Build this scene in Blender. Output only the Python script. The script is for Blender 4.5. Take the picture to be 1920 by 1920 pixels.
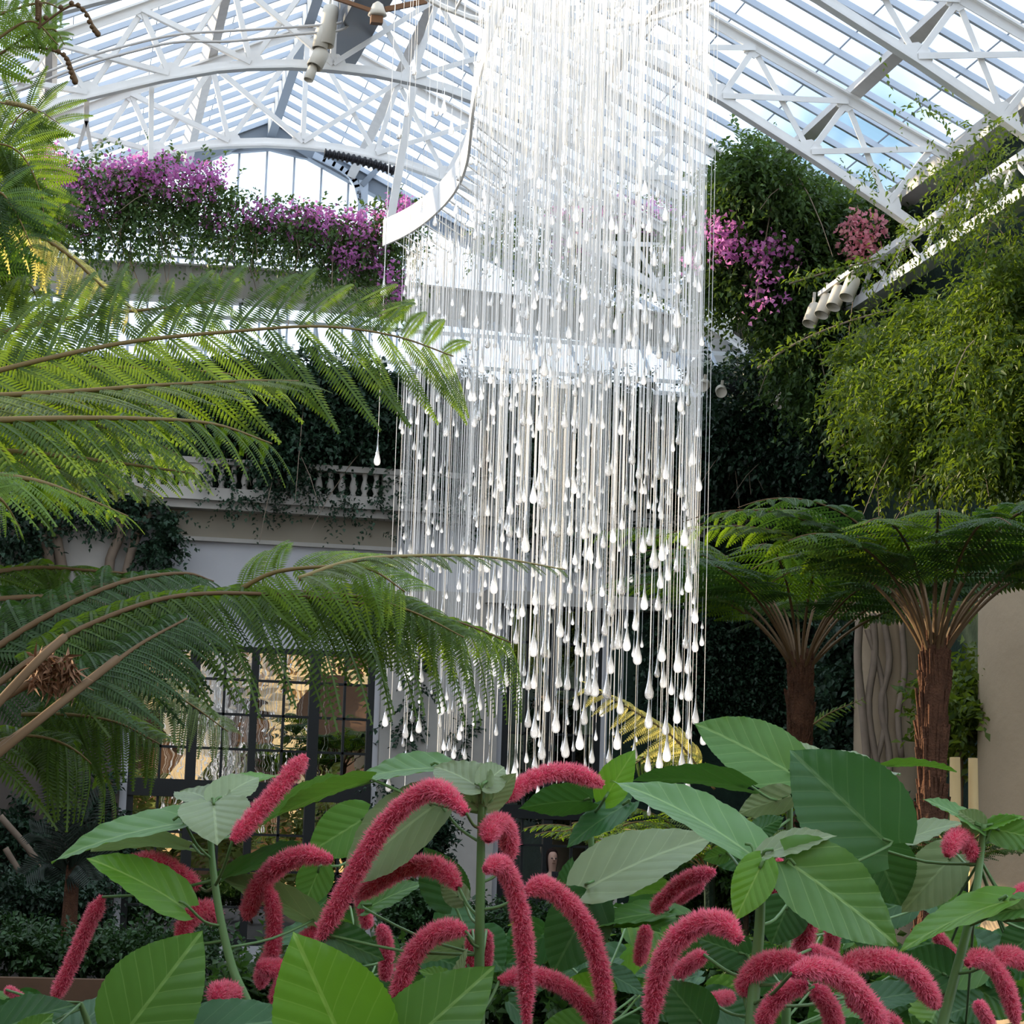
import bpy, math, random
import numpy as np
from mathutils import Vector, Matrix
for _o in list(bpy.data.objects):
    bpy.data.objects.remove(_o, do_unlink=True)
S = bpy.context.scene
COL = S.collection
random.seed(7)
RNG = np.random.default_rng(11)
sin, cos, pi, radians = math.sin, math.cos, math.pi, math.radians

# ---------------------------------------------------------------- camera
FPX, YAW, PITCH, ROLL = 4600.0, 0.187005, 0.142606, 0.032
EYE = Vector((0, 0, 1.6))
FW = Vector((sin(YAW)*cos(PITCH), cos(YAW)*cos(PITCH), sin(PITCH)))
_r = Vector((cos(YAW), -sin(YAW), 0)); _u = _r.cross(FW)
RT = _r*cos(ROLL) + _u*sin(ROLL)
UP = _u*cos(ROLL) - _r*sin(ROLL)
cam_data = bpy.data.cameras.new('camera'); cam = bpy.data.objects.new('camera', cam_data); COL.objects.link(cam)
cam_data.sensor_width = 36; cam_data.lens = FPX/1920*36; cam_data.clip_start = .1; cam_data.clip_end = 500
cam.matrix_world = Matrix((( RT.x, UP.x, -FW.x, EYE.x), (RT.y, UP.y, -FW.y, EYE.y), (RT.z, UP.z, -FW.z, EYE.z), (0, 0, 0, 1)))
S.camera = cam

# ---------------------------------------------------------------- sky, sun, exposure
S.view_settings.view_transform = 'Standard'; S.view_settings.look = 'None'
S.view_settings.exposure = 0.32; S.view_settings.gamma = 1.0; S.view_settings.use_curve_mapping = False
S.cycles.transparent_max_bounces = 24
S.cycles.max_bounces = 7; S.cycles.diffuse_bounces = 3; S.cycles.glossy_bounces = 3; S.cycles.transmission_bounces = 6
S.cycles.sample_clamp_indirect = 3.0
S.cycles.caustics_reflective = False; S.cycles.caustics_refractive = False
SUN_DIR = Vector((.80, -.50, -.36)).normalized()
SKY = 2.1
W = bpy.data.worlds.new('sky'); S.world = W; W.use_nodes = True
nt = W.node_tree; nt.nodes.clear()
def N(t, kind, **kw):
    n = t.nodes.new(kind)
    for k, v in kw.items(): setattr(n, k, v)
    return n
_tc = N(nt, 'ShaderNodeTexCoord'); _no = N(nt, 'ShaderNodeTexNoise'); _no.inputs['Scale'].default_value = 5.0; _no.inputs['Detail'].default_value = 5
_cr = N(nt, 'ShaderNodeValToRGB'); _bg = N(nt, 'ShaderNodeBackground'); _wo = N(nt, 'ShaderNodeOutputWorld')
_cr.color_ramp.elements[0].position = .36; _cr.color_ramp.elements[0].color = (.42, .56, .72, 1)
_cr.color_ramp.elements[1].position = .50; _cr.color_ramp.elements[1].color = (.80, .88, 1, 1)
nt.links.new(_tc.outputs['Generated'], _no.inputs['Vector']); nt.links.new(_no.outputs['Fac'], _cr.inputs['Fac'])
_gap = Vector((sin(.187+.14), cos(.187+.14), .285)).normalized()           # a clear blue gap in the cloud over the right eave
_ds = N(nt, 'ShaderNodeVectorMath', operation='DISTANCE'); nt.links.new(_tc.outputs['Generated'], _ds.inputs[0]); _ds.inputs[1].default_value = _gap
_mr = N(nt, 'ShaderNodeMapRange', interpolation_type='SMOOTHSTEP'); _mr.inputs['From Min'].default_value = .075; _mr.inputs['From Max'].default_value = .02; nt.links.new(_ds.outputs['Value'], _mr.inputs['Value'])
_n2 = N(nt, 'ShaderNodeTexNoise'); _n2.inputs['Scale'].default_value = 40; nt.links.new(_tc.outputs['Generated'], _n2.inputs['Vector'])
_mu = N(nt, 'ShaderNodeMath', operation='MULTIPLY', use_clamp=True); nt.links.new(_mr.outputs[0], _mu.inputs[0])
_m3 = N(nt, 'ShaderNodeMath', operation='MULTIPLY'); nt.links.new(_n2.outputs['Fac'], _m3.inputs[0]); _m3.inputs[1].default_value = 1.9; nt.links.new(_m3.outputs[0], _mu.inputs[1])
_mx = N(nt, 'ShaderNodeMix', data_type='RGBA'); _mx.inputs[7].default_value = (.17, .28, .38, 1); nt.links.new(_mu.outputs[0], _mx.inputs[0]); nt.links.new(_cr.outputs['Color'], _mx.inputs[6])
nt.links.new(_mx.outputs[2], _bg.inputs['Color']); nt.links.new(_bg.outputs['Background'], _wo.inputs['Surface'])
_bg.inputs['Strength'].default_value = SKY
_sl = bpy.data.lights.new('sun', 'SUN'); _sl.energy = 7.0; _sl.color = (1, .80, .52); _sl.angle = radians(.8)
sun = bpy.data.objects.new('sun', _sl); COL.objects.link(sun); sun.location = (-20, 30, 30)
sun.rotation_euler = (-SUN_DIR).to_track_quat('Z', 'Y').to_euler()

# ---------------------------------------------------------------- picture point -> place
def ray(x, y): return FW + RT*((x-960)/FPX) - UP*((y-960)/FPX)
def onY(x, y, Y):
    d = ray(x, y); return EYE + d*(Y/d.y)
def onX(x, y, X):
    d = ray(x, y); return EYE + d*(X/d.x)
def onZ(x, y, Z):
    d = ray(x, y); return EYE + d*((Z-EYE.z)/d.z)
def at(x, y, d): return EYE + ray(x, y)*d

# ---------------------------------------------------------------- materials
def rgb(c): return (c[0], c[1], c[2], 1)
def mat(name, col, rough=.6, var=.0, nscale=6.0, bump=.0, spec=.3, metal=0.0, island=0.0, trans=0.0, tcol=None, emit=0.0, tintb=None):
    """col mottled by noise (var) or per-leaf (island); trans = share of light let through like a leaf"""
    m = bpy.data.materials.new(name); m.use_nodes = True; t = m.node_tree
    b = t.nodes['Principled BSDF']; out = t.nodes['Material Output']
    b.inputs['Roughness'].default_value = rough; b.inputs['Specular IOR Level'].default_value = spec; b.inputs['Metallic'].default_value = metal
    b.inputs['Base Color'].default_value = rgb(col)
    src = None
    if var or island:
        mix = N(t, 'ShaderNodeMix', data_type='RGBA')
        c2 = tintb or tuple(min(1, c*(1+1.6*max(var, island))) for c in col); c1 = tuple(c*(1-.6*max(var, island)) for c in col)
        mix.inputs[6].default_value = rgb(c1); mix.inputs[7].default_value = rgb(c2)
        if island:
            g = N(t, 'ShaderNodeNewGeometry'); t.links.new(g.outputs['Random Per Island'], mix.inputs[0])
        else:
            tc = N(t, 'ShaderNodeTexCoord'); n = N(t, 'ShaderNodeTexNoise'); n.inputs['Scale'].default_value = nscale; n.inputs['Detail'].default_value = 6
            t.links.new(tc.outputs['Object'], n.inputs['Vector']); t.links.new(n.outputs['Fac'], mix.inputs[0])
        src = mix.outputs[2]; t.links.new(src, b.inputs['Base Color'])
    if bump:
        tc = N(t, 'ShaderNodeTexCoord'); n = N(t, 'ShaderNodeTexNoise'); n.inputs['Scale'].default_value = nscale*4; n.inputs['Detail'].default_value = 5
        bp = N(t, 'ShaderNodeBump'); bp.inputs['Strength'].default_value = bump; bp.inputs['Distance'].default_value = .02
        t.links.new(tc.outputs['Object'], n.inputs['Vector']); t.links.new(n.outputs['Fac'], bp.inputs['Height']); t.links.new(bp.outputs['Normal'], b.inputs['Normal'])
    if trans:
        tr = N(t, 'ShaderNodeBsdfTranslucent'); mx = N(t, 'ShaderNodeMixShader'); mx.inputs[0].default_value = trans
        tr.inputs['Color'].default_value = rgb(tcol or col)
        t.links.new(b.outputs[0], mx.inputs[1]); t.links.new(tr.outputs[0], mx.inputs[2]); t.links.new(mx.outputs[0], out.inputs['Surface'])
    if emit:
        b.inputs['Emission Color'].default_value = rgb(col); b.inputs['Emission Strength'].default_value = emit
    return m
M = {}
M['white'] = mat('white_paint', (.80, .785, .76), .5, var=.12, nscale=3)
M['bar'] = mat('glazing_bar_paint', (.42, .47, .54), .5, var=.1, nscale=3)
M['grey'] = mat('grey_paint', (.20, .23, .27), .5)
M['lowwall'] = mat('low_stone_shade', (.085, .07, .06), .9, var=.4, nscale=2.5, bump=.2)  # stone colour darkened to carry the weaker sky light low down
M['duct'] = mat('duct_paint', (.085, .09, .10), .5)
M['purlin'] = mat('purlin_paint', (.52, .49, .46), .6, var=.15)
M['dark'] = mat('dark_void', (.012, .013, .014), .6)  # near-black colour standing in for unlit space
M['stone'] = mat('cast_stone', (.42, .39, .35), .85, var=.25, nscale=2.2, bump=.15)
M['panel'] = mat('grey_plaster', (.52, .51, .52), .85, var=.12, nscale=1.5)
M['band'] = mat('soffit_shade_plaster', (.30, .26, .20), .85, var=.12, nscale=1.5)  # shadow under the cornice, put into the plaster colour
M['warmstone'] = mat('sun_tinted_stone', (.72, .52, .26), .85, var=.2, nscale=1.5)  # warm stone made more golden so its colour carries the low sun
M['column'] = mat('column_stucco', (.37, .28, .185), .9, var=.1, nscale=4, bump=.3)
M['floor'] = mat('floor_soil', (.028, .024, .02), .9, var=.4)
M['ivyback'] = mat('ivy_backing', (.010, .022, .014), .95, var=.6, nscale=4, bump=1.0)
M['wood'] = mat('brown_wood', (.10, .055, .03), .7, var=.3)
M['iron'] = mat('window_iron', (.014, .016, .016), .5)
M['rust'] = mat('rusty_steel', (.20, .10, .05), .7)
M['black'] = mat('black_rubber', (.02, .02, .025), .5)
M['lamp'] = mat('lamp_enamel', (.66, .60, .50), .45)
M['bark'] = mat('fern_trunk_fibre', (.080, .036, .020), .95, var=.8, nscale=14, bump=1.0)
M['vinewood'] = mat('vine_stem', (.20, .15, .11), .9, var=.3)
M['rachis'] = mat('frond_stalk', (.16, .11, .035), .6, trans=.0)
M['petiole'] = mat('frond_petiole', (.12, .07, .03), .7)
M['gold'] = mat('sun_tinted_frond', (.42, .38, .12), .5, island=.4, trans=.5, tcol=(.80, .72, .20))  # frond colour with the yellow sunlight put into it
M['drystalk'] = mat('dry_stalk', (.30, .24, .10), .6)
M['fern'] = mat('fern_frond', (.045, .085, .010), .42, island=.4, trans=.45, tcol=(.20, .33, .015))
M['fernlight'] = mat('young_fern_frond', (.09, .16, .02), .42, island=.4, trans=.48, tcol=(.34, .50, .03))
M['ferndark'] = mat('shade_tinted_frond', (.028, .062, .014), .5, island=.35, trans=.35, tcol=(.07, .16, .02))  # darker copy of the fern green, shade put into the colour
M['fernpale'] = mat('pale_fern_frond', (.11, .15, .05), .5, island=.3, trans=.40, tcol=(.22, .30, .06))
M['ivy'] = mat('ivy_leaf', (.018, .042, .022), .45, island=.5, trans=.12, tcol=(.04, .09, .03))
M['vine'] = mat('climber_leaf', (.040, .095, .018), .42, island=.5, trans=.36, tcol=(.25, .36, .022), tintb=(.14, .19, .03))  # yellow in the leaf tints put in for sunlight
M['bougleaf'] = mat('bougainvillea_leaf', (.045, .085, .025), .45, island=.6, trans=.28, tcol=(.14, .24, .03))
M['bract'] = mat('magenta_bract', (.55, .15, .46), .6, island=.45, trans=.5, tcol=(.85, .30, .75), tintb=(.74, .32, .60))
M['pinkbract'] = mat('pink_bract', (.95, .32, .46), .6, island=.3, trans=.5, tcol=(1, .42, .52), tintb=(.98, .55, .50))
M['hedge'] = mat('hedge_leaf', (.022, .055, .016), .45, island=.5, trans=.15, tcol=(.05, .12, .02))
M['palm'] = mat('palm_leaf', (.010, .018, .010), .5, island=.4)
M['shrubgold'] = mat('yellow_green_shrub_leaf', (.10, .13, .03), .5, island=.5, trans=.3, tcol=(.3, .3, .05))  # yellow-green, differs from leaf to leaf
M['spike'] = mat('chenille_spike', (.62, .045, .10), .8, var=.45, nscale=60, bump=.8)
M['fuzz'] = mat('chenille_fuzz', (.88, .17, .26), .8, island=.35, trans=.35, tcol=(.95, .38, .42))
M['stem'] = mat('green_stem', (.10, .19, .06), .45)
M['skin'] = mat('skin', (.45, .27, .20), .6)
M['hair'] = mat('brown_hair', (.018, .010, .008), .9, spec=.1)
M['cloth'] = mat('dark_clothing', (.02, .02, .03), .8)

def leaf_mat(name, c, vein, tcol, trans=.22, rough=.42):
    """leaf with midrib and side veins drawn from its own u (length), v (across) coordinates"""
    m = bpy.data.materials.new(name); m.use_nodes = True; t = m.node_tree
    b = t.nodes['Principled BSDF']; out = t.nodes['Material Output']
    uv = N(t, 'ShaderNodeUVMap'); sp = N(t, 'ShaderNodeSeparateXYZ'); t.links.new(uv.outputs[0], sp.inputs[0])
    def mth(op, a, b_=None, c_=None):
        n = N(t, 'ShaderNodeMath', operation=op)
        for i, v in enumerate((a, b_, c_)):
            if v is None: continue
            if isinstance(v, (int, float)): n.inputs[i].default_value = v
            else: t.links.new(v, n.inputs[i])
        return n.outputs[0]
    u, v = sp.outputs[0], sp.outputs[1]
    av = mth('ABSOLUTE', mth('SUBTRACT', v, .5))                       # 0 at midrib, .5 at edge
    ph = mth('FRACT', mth('MULTIPLY', mth('SUBTRACT', u, mth('MULTIPLY', mth('POWER', av, .8), .62)), 6.5))
    side = mth('LESS_THAN', mth('ABSOLUTE', mth('SUBTRACT', ph, .5)), .03)
    mid = mth('LESS_THAN', av, .016)
    vein_f = mth('MAXIMUM', mth('MULTIPLY', side, .55), mid)
    n = N(t, 'ShaderNodeTexNoise'); n.inputs['Scale'].default_value = 4.0; n.inputs['Detail'].default_value = 6
    t.links.new(uv.outputs[0], n.inputs['Vector'])
    oi = N(t, 'ShaderNodeObjectInfo')
    m1 = N(t, 'ShaderNodeMix', data_type='RGBA'); m1.inputs[6].default_value = rgb(tuple(x*.75 for x in c)); m1.inputs[7].default_value = rgb(tuple(x*1.35 for x in c))
    t.links.new(mth('MULTIPLY_ADD', n.outputs['Fac'], .6, mth('MULTIPLY', oi.outputs['Random'], .4)), m1.inputs[0])
    m2 = N(t, 'ShaderNodeMix', data_type='RGBA'); m2.inputs[7].default_value = rgb(vein)
    t.links.new(vein_f, m2.inputs[0]); t.links.new(m1.outputs[2], m2.inputs[6]); t.links.new(m2.outputs[2], b.inputs['Base Color'])
    b.inputs['Roughness'].default_value = rough; b.inputs['Specular IOR Level'].default_value = .35
    bp = N(t, 'ShaderNodeBump'); bp.inputs['Strength'].default_value = .22; bp.inputs['Distance'].default_value = .004
    hh = mth('MULTIPLY', mth('COSINE', mth('MULTIPLY', ph, 2*pi)), .5)
    t.links.new(hh, bp.inputs['Height']); t.links.new(bp.outputs[0], b.inputs['Normal'])
    tr = N(t, 'ShaderNodeBsdfTranslucent'); tr.inputs['Color'].default_value = rgb(tcol)
    mx = N(t, 'ShaderNodeMixShader'); mx.inputs[0].default_value = trans
    t.links.new(b.outputs[0], mx.inputs[1]); t.links.new(tr.outputs[0], mx.inputs[2]); t.links.new(mx.outputs[0], out.inputs['Surface'])
    return m
M['leafA'] = leaf_mat('leaf_mid_green', (.075, .180, .042), (.19, .33, .10), (.20, .44, .03))
M['leafB'] = leaf_mat('leaf_deep_green', (.030, .100, .032), (.09, .19, .07), (.08, .22, .02))
M['leafC'] = leaf_mat('leaf_pale_green', (.19, .25, .125), (.29, .37, .19), (.24, .38, .10))
M['leafD'] = leaf_mat('leaf_bright_green', (.095, .235, .022), (.22, .38, .07), (.22, .48, .02), trans=.38)

def pane_mat(name, tint, refl, rough=.0, wavy=0.0):
    m = bpy.data.materials.new(name); m.use_nodes = True; t = m.node_tree
    for n in list(t.nodes):
        if n.type != 'OUTPUT_MATERIAL': t.nodes.remove(n)
    out = t.nodes[0]
    tr = N(t, 'ShaderNodeBsdfTransparent'); tr.inputs[0].default_value = rgb(tint)
    gl = N(t, 'ShaderNodeBsdfGlossy'); gl.inputs['Roughness'].default_value = rough
    mx = N(t, 'ShaderNodeMixShader'); mx.inputs[0].default_value = refl
    if wavy:
        tc = N(t, 'ShaderNodeTexCoord'); mp = N(t, 'ShaderNodeMapping'); mp.inputs['Scale'].default_value = (1.0, 1, 2.2)
        n = N(t, 'ShaderNodeTexNoise'); n.inputs['Scale'].default_value = 1.7; n.inputs['Detail'].default_value = 1.5
        bp = N(t, 'ShaderNodeBump'); bp.inputs['Strength'].default_value = 1.0; bp.inputs['Distance'].default_value = wavy
        t.links.new(tc.outputs['Object'], mp.inputs[0]); t.links.new(mp.outputs[0], n.inputs['Vector']); t.links.new(n.outputs['Fac'], bp.inputs['Height']); t.links.new(bp.outputs[0], gl.inputs['Normal'])
    t.links.new(tr.outputs[0], mx.inputs[1]); t.links.new(gl.outputs[0], mx.inputs[2]); t.links.new(mx.outputs[0], out.inputs['Surface'])
    return m
M['roofglass'] = pane_mat('roof_glass', (.93, .96, .98), .05)
M['winglass'] = pane_mat('window_glass', (.35, .37, .36), .62, wavy=.0014)
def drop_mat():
    """clear glass on its fibre: emission added in the round end for its bright highlight"""
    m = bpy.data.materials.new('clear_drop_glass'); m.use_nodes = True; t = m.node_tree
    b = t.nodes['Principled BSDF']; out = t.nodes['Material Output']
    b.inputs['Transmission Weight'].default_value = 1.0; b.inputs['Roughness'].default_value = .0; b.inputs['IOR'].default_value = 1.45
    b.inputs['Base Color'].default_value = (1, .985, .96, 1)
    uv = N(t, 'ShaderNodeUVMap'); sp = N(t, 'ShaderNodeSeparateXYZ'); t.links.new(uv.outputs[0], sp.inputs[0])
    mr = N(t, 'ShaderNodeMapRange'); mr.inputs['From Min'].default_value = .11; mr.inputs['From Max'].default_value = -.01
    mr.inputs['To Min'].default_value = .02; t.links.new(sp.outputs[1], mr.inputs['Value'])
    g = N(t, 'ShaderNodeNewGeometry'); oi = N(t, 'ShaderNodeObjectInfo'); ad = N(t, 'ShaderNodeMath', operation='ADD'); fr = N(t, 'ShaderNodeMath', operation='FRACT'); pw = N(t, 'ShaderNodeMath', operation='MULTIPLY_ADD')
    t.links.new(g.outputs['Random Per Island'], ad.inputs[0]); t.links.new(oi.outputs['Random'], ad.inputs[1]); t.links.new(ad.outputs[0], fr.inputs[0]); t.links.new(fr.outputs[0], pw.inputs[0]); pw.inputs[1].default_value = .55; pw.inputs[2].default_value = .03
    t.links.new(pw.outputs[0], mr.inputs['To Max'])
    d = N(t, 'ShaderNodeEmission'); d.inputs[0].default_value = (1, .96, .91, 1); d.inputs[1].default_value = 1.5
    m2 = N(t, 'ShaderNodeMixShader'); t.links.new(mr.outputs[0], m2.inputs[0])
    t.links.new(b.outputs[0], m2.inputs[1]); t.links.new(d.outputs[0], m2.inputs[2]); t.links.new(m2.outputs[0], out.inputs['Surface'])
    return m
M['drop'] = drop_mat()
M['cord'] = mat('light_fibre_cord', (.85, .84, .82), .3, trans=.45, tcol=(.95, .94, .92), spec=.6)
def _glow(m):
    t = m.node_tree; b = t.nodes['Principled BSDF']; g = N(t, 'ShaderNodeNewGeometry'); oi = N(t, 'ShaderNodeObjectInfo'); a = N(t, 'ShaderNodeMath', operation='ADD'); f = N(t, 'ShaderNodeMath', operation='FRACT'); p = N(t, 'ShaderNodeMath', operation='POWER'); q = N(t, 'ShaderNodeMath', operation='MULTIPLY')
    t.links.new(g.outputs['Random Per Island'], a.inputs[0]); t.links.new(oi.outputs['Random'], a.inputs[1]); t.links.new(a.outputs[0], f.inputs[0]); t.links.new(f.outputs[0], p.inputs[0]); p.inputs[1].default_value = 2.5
    t.links.new(p.outputs[0], q.inputs[0]); q.inputs[1].default_value = .50; t.links.new(q.outputs[0], b.inputs['Emission Strength']); b.inputs['Emission Color'].default_value = (1, .97, .93, 1)   # emission added to brighten the fibre cords, random per cord
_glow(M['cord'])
M['ring'] = mat('ring_enamel', (.88, .87, .85), .4)

# ---------------------------------------------------------------- mesh helpers
def tag(o, label=None, cat=None, group=None, kind=None):
    if label: o['label'] = label
    if cat: o['category'] = cat
    if group: o['group'] = group
    if kind: o['kind'] = kind
    return o
def empty(name, loc=(0, 0, 0)):
    o = bpy.data.objects.new(name, None); COL.objects.link(o); o.location = loc; o.empty_display_size = .1
    return o
def link(name, me, m, parent=None, smooth=False):
    o = bpy.data.objects.new(name, me); COL.objects.link(o)
    if m: me.materials.append(m)
    if smooth:
        me.polygons.foreach_set('use_smooth', [True]*len(me.polygons))
    if parent:
        o.parent = parent
        o.matrix_parent_inverse = Matrix.Translation(parent.location).inverted()
    return o
def V3(p): return Vector((float(p[0]), float(p[1]), float(p[2])))
class MB:
    def __init__(s): s.v = []; s.f = []
    def quad(s, a, b, c, d):
        i = len(s.v); s.v += [tuple(a), tuple(b), tuple(c), tuple(d)]; s.f.append((i, i+1, i+2, i+3)); return s
    def box(s, x0, x1, y0, y1, z0, z1):
        i = len(s.v)
        s.v += [(x, y, z) for z in (z0, z1) for y in (y0, y1) for x in (x0, x1)]
        s.f += [tuple(i+k for k in q) for q in ((0, 2, 3, 1), (4, 5, 7, 6), (0, 1, 5, 4), (2, 6, 7, 3), (0, 4, 6, 2), (1, 3, 7, 5))]
        return s
    def bar(s, a, b, w, h, up=(0, 0, 1)):
        a, b = V3(a), V3(b); d = (b-a).normalized(); up = Vector(up)
        if abs(d.dot(up)) > .98: up = Vector((0, 1, 0))
        sd = d.cross(up).normalized(); u = sd.cross(d)
        i = len(s.v)
        for p in (a, b):
            for (q, r) in ((-1, -1), (1, -1), (1, 1), (-1, 1)): s.v.append(tuple(p + sd*(q*w/2) + u*(r*h/2)))
        s.f += [tuple(i+k for k in q) for q in ((0, 3, 2, 1), (4, 5, 6, 7), (0, 1, 5, 4), (1, 2, 6, 5), (2, 3, 7, 6), (3, 0, 4, 7))]
        return s
    def angle(s, a, b, w, nrm=(0, 1, 0)):
        """L-section: a flat leg and a flange"""
        a, b = V3(a), V3(b); d = (b-a).normalized(); n = Vector(nrm); sd = d.cross(n).normalized()
        s.bar(a, b, .015, w, up=tuple(sd)); s.bar(a+n*(w*.5)+sd*(w*.45), b+n*(w*.5)+sd*(w*.45), w, .015, up=tuple(sd)); return s
    def sweep(s, pts, w, h, up=(0, 0, 1)):
        for a, b in zip(pts[:-1], pts[1:]):
            a, b = V3(a), V3(b); e = (b-a).normalized()*min(w, h)*.25
            s.bar(a-e, b+e, w, h, up)
        return s
    def tube(s, pts, r, n=8, cap=True):
        pts = [V3(p) for p in pts]; rs = r if isinstance(r, (list, tuple)) else [r]*len(pts)
        i0 = len(s.v); ref = Vector((.31, .93, .17))
        for k, p in enumerate(pts):
            d = (pts[min(k+1, len(pts)-1)] - pts[max(k-1, 0)]).normalized()
            a = d.cross(ref).normalized(); b = d.cross(a)
            for j in range(n): s.v.append(tuple(p + (a*cos(2*pi*j/n) + b*sin(2*pi*j/n))*rs[k]))
        for k in range(len(pts)-1):
            for j in range(n):
                s.f.append((i0+k*n+j, i0+k*n+(j+1) % n, i0+(k+1)*n+(j+1) % n, i0+(k+1)*n+j))
        if cap:
            s.f.append(tuple(i0+j for j in range(n))[::-1]); s.f.append(tuple(i0+(len(pts)-1)*n+j for j in range(n)))
        return s
    def lathe(s, prof, c=(0, 0, 0), n=20, axis=(0, 0, 1)):
        ax = Vector(axis).normalized(); a = ax.orthogonal().normalized(); b = ax.cross(a); c = V3(c)
        i0 = len(s.v)
        for (r, z) in prof:
            for j in range(n): s.v.append(tuple(c + ax*z + (a*cos(2*pi*j/n) + b*sin(2*pi*j/n))*r))
        for k in range(len(prof)-1):
            for j in range(n): s.f.append((i0+k*n+j, i0+k*n+(j+1) % n, i0+(k+1)*n+(j+1) % n, i0+(k+1)*n+j))
        s.f.append(tuple(i0+j for j in range(n))[::-1]); s.f.append(tuple(i0+(len(prof)-1)*n+j for j in range(n)))
        return s
    def prism(s, poly, d):
        """flat outline pushed along vector d"""
        i = len(s.v); n = len(poly); d = V3(d)
        s.v += [tuple(V3(p)) for p in poly] + [tuple(V3(p)+d) for p in poly]
        s.f.append(tuple(range(i, i+n))[::-1]); s.f.append(tuple(range(i+n, i+2*n)))
        for j in range(n): s.f.append((i+j, i+(j+1) % n, i+n+(j+1) % n, i+n+j))
        return s
    def build(s, name, m, parent=None, smooth=False):
        me = bpy.data.meshes.new(name); me.from_pydata(s.v, [], s.f); me.update()
        return link(name, me, m, parent, smooth)
def np_mesh(name, verts, faces, m, parent=None, smooth=False, uv=None):
    """verts (n,3), faces (k,3 or 4) arrays"""
    verts = np.asarray(verts, dtype=np.float32); faces = np.asarray(faces, dtype=np.int32)
    me = bpy.data.meshes.new(name); k = faces.shape[1]
    me.vertices.add(len(verts)); me.vertices.foreach_set('co', verts.ravel())
    me.loops.add(faces.size); me.loops.foreach_set('vertex_index', faces.ravel())
    me.polygons.add(len(faces)); me.polygons.foreach_set('loop_start', np.arange(len(faces), dtype=np.int32)*k)
    if uv is not None:
        l = me.uv_layers.new(name='uv'); l.data.foreach_set('uv', np.asarray(uv, dtype=np.float32)[faces.ravel()].ravel())
    me.update(calc_edges=True); me.validate()
    return link(name, me, m, parent, smooth)
def unit(a): return a/np.maximum(np.linalg.norm(a, axis=-1, keepdims=True), 1e-9)
def blades(P, D, Nn, L, Wd, fold=.25, mid=.42):
    """folded leaf blades: base P, direction D, face normal Nn, length L, width Wd (arrays) -> verts, tris"""
    D = unit(D); Sd = unit(np.cross(D, Nn)); Nn = np.cross(Sd, D)
    L = np.asarray(L).reshape(-1, 1); Wd = np.asarray(Wd).reshape(-1, 1)
    a = P; c = P + D*L - Nn*L*.12
    b = P + D*L*mid + Sd*Wd*.5 + Nn*Wd*fold; d = P + D*L*mid - Sd*Wd*.5 + Nn*Wd*fold
    v = np.stack([a, b, c, d], 1).reshape(-1, 3); n = len(P); i = np.arange(n)*4
    f = np.concatenate([np.stack([i, i+1, i+2], 1), np.stack([i, i+2, i+3], 1)])
    return v, f
def join(parts):
    vs, fs, o = [], [], 0
    for v, f in parts:
        vs.append(v); fs.append(f+o); o += len(v)
    return np.concatenate(vs), np.concatenate(fs)
def cloud_points(blobs, rng, shell=.35):
    """blobs: (px, py, rx_px, ry_px, Y, depth, weight) ellipsoids standing at distance Y -> sampler"""
    w = np.array([b[6] for b in blobs], float); w /= w.sum()
    C = np.array([tuple(onY(b[0], b[1], b[4])) for b in blobs])
    R = np.array([(b[2]/FPX*b[4], b[5], b[3]/FPX*b[4]) for b in blobs])
    def sample(n):
        k = rng.choice(len(blobs), n, p=w); q = unit(rng.normal(size=(n, 3))); r = rng.random((n, 1))**shell
        return C[k] + q*r*R[k], q
    return sample
def sprays(blobs, n_sprays, per, size, rng, spread=.5, droop=.5, length=.45, aspect=.45, out=.6):
    """leafy shoots: each a short drooping curve carrying `per` leaves"""
    P, q = cloud_points(blobs, rng)(n_sprays)
    d = unit(q*out + rng.normal(size=(n_sprays, 3))*spread + np.array([0, 0, -droop]))
    Ls = length*(.5 + rng.random((n_sprays, 1)))
    t = (np.arange(per)+.5)/per
    pos = P[:, None] + d[:, None]*Ls[:, None]*t[None, :, None] + np.array([0, 0, -1.0])*(Ls[:, None]*droop*.5*t[None, :, None]**2)
    side = unit(np.cross(d, rng.normal(size=(n_sprays, 3))))
    sg = np.where(np.arange(per) % 2, 1., -1.)[None, :, None]
    ld = d[:, None]*.55 + side[:, None]*sg*.8 + rng.normal(size=(n_sprays, per, 3))*.35 + np.array([0, 0, -droop*.5])
    nn = np.array([0, -.25, 1.0]) + rng.normal(size=(n_sprays, per, 3))*.45
    n = n_sprays*per; L = size*(.6 + .8*rng.random(n))
    return blades(pos.reshape(n, 3), ld.reshape(n, 3), nn.reshape(n, 3), L, L*aspect)
def flowers(blobs, n, size, rng, k=5):
    """bunches of papery bracts"""
    P, q = cloud_points(blobs, rng, .25)(n)
    P = np.repeat(P, k, 0) + rng.normal(size=(n*k, 3))*size*1.0
    return blades(P, rng.normal(size=(n*k, 3)), rng.normal(size=(n*k, 3)), size*(.7+.6*rng.random(n*k)), size*(.7+.3*rng.random(n*k)))
def smooth_line(pts, n):
    """Catmull-Rom through pts -> n points"""
    pts = [V3(p) for p in pts]; q = [pts[0]*2-pts[1]] + pts + [pts[-1]*2-pts[-2]]; out = []
    for i in range(n):
        t = i/(n-1)*(len(pts)-1); k = min(int(t), len(pts)-2); t -= k
        a, b, c, d = q[k:k+4]
        out.append(.5*((2*b) + (c-a)*t + (2*a-5*b+4*c-d)*t*t + (3*b-a-3*c+d)*t**3))
    return out
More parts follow.
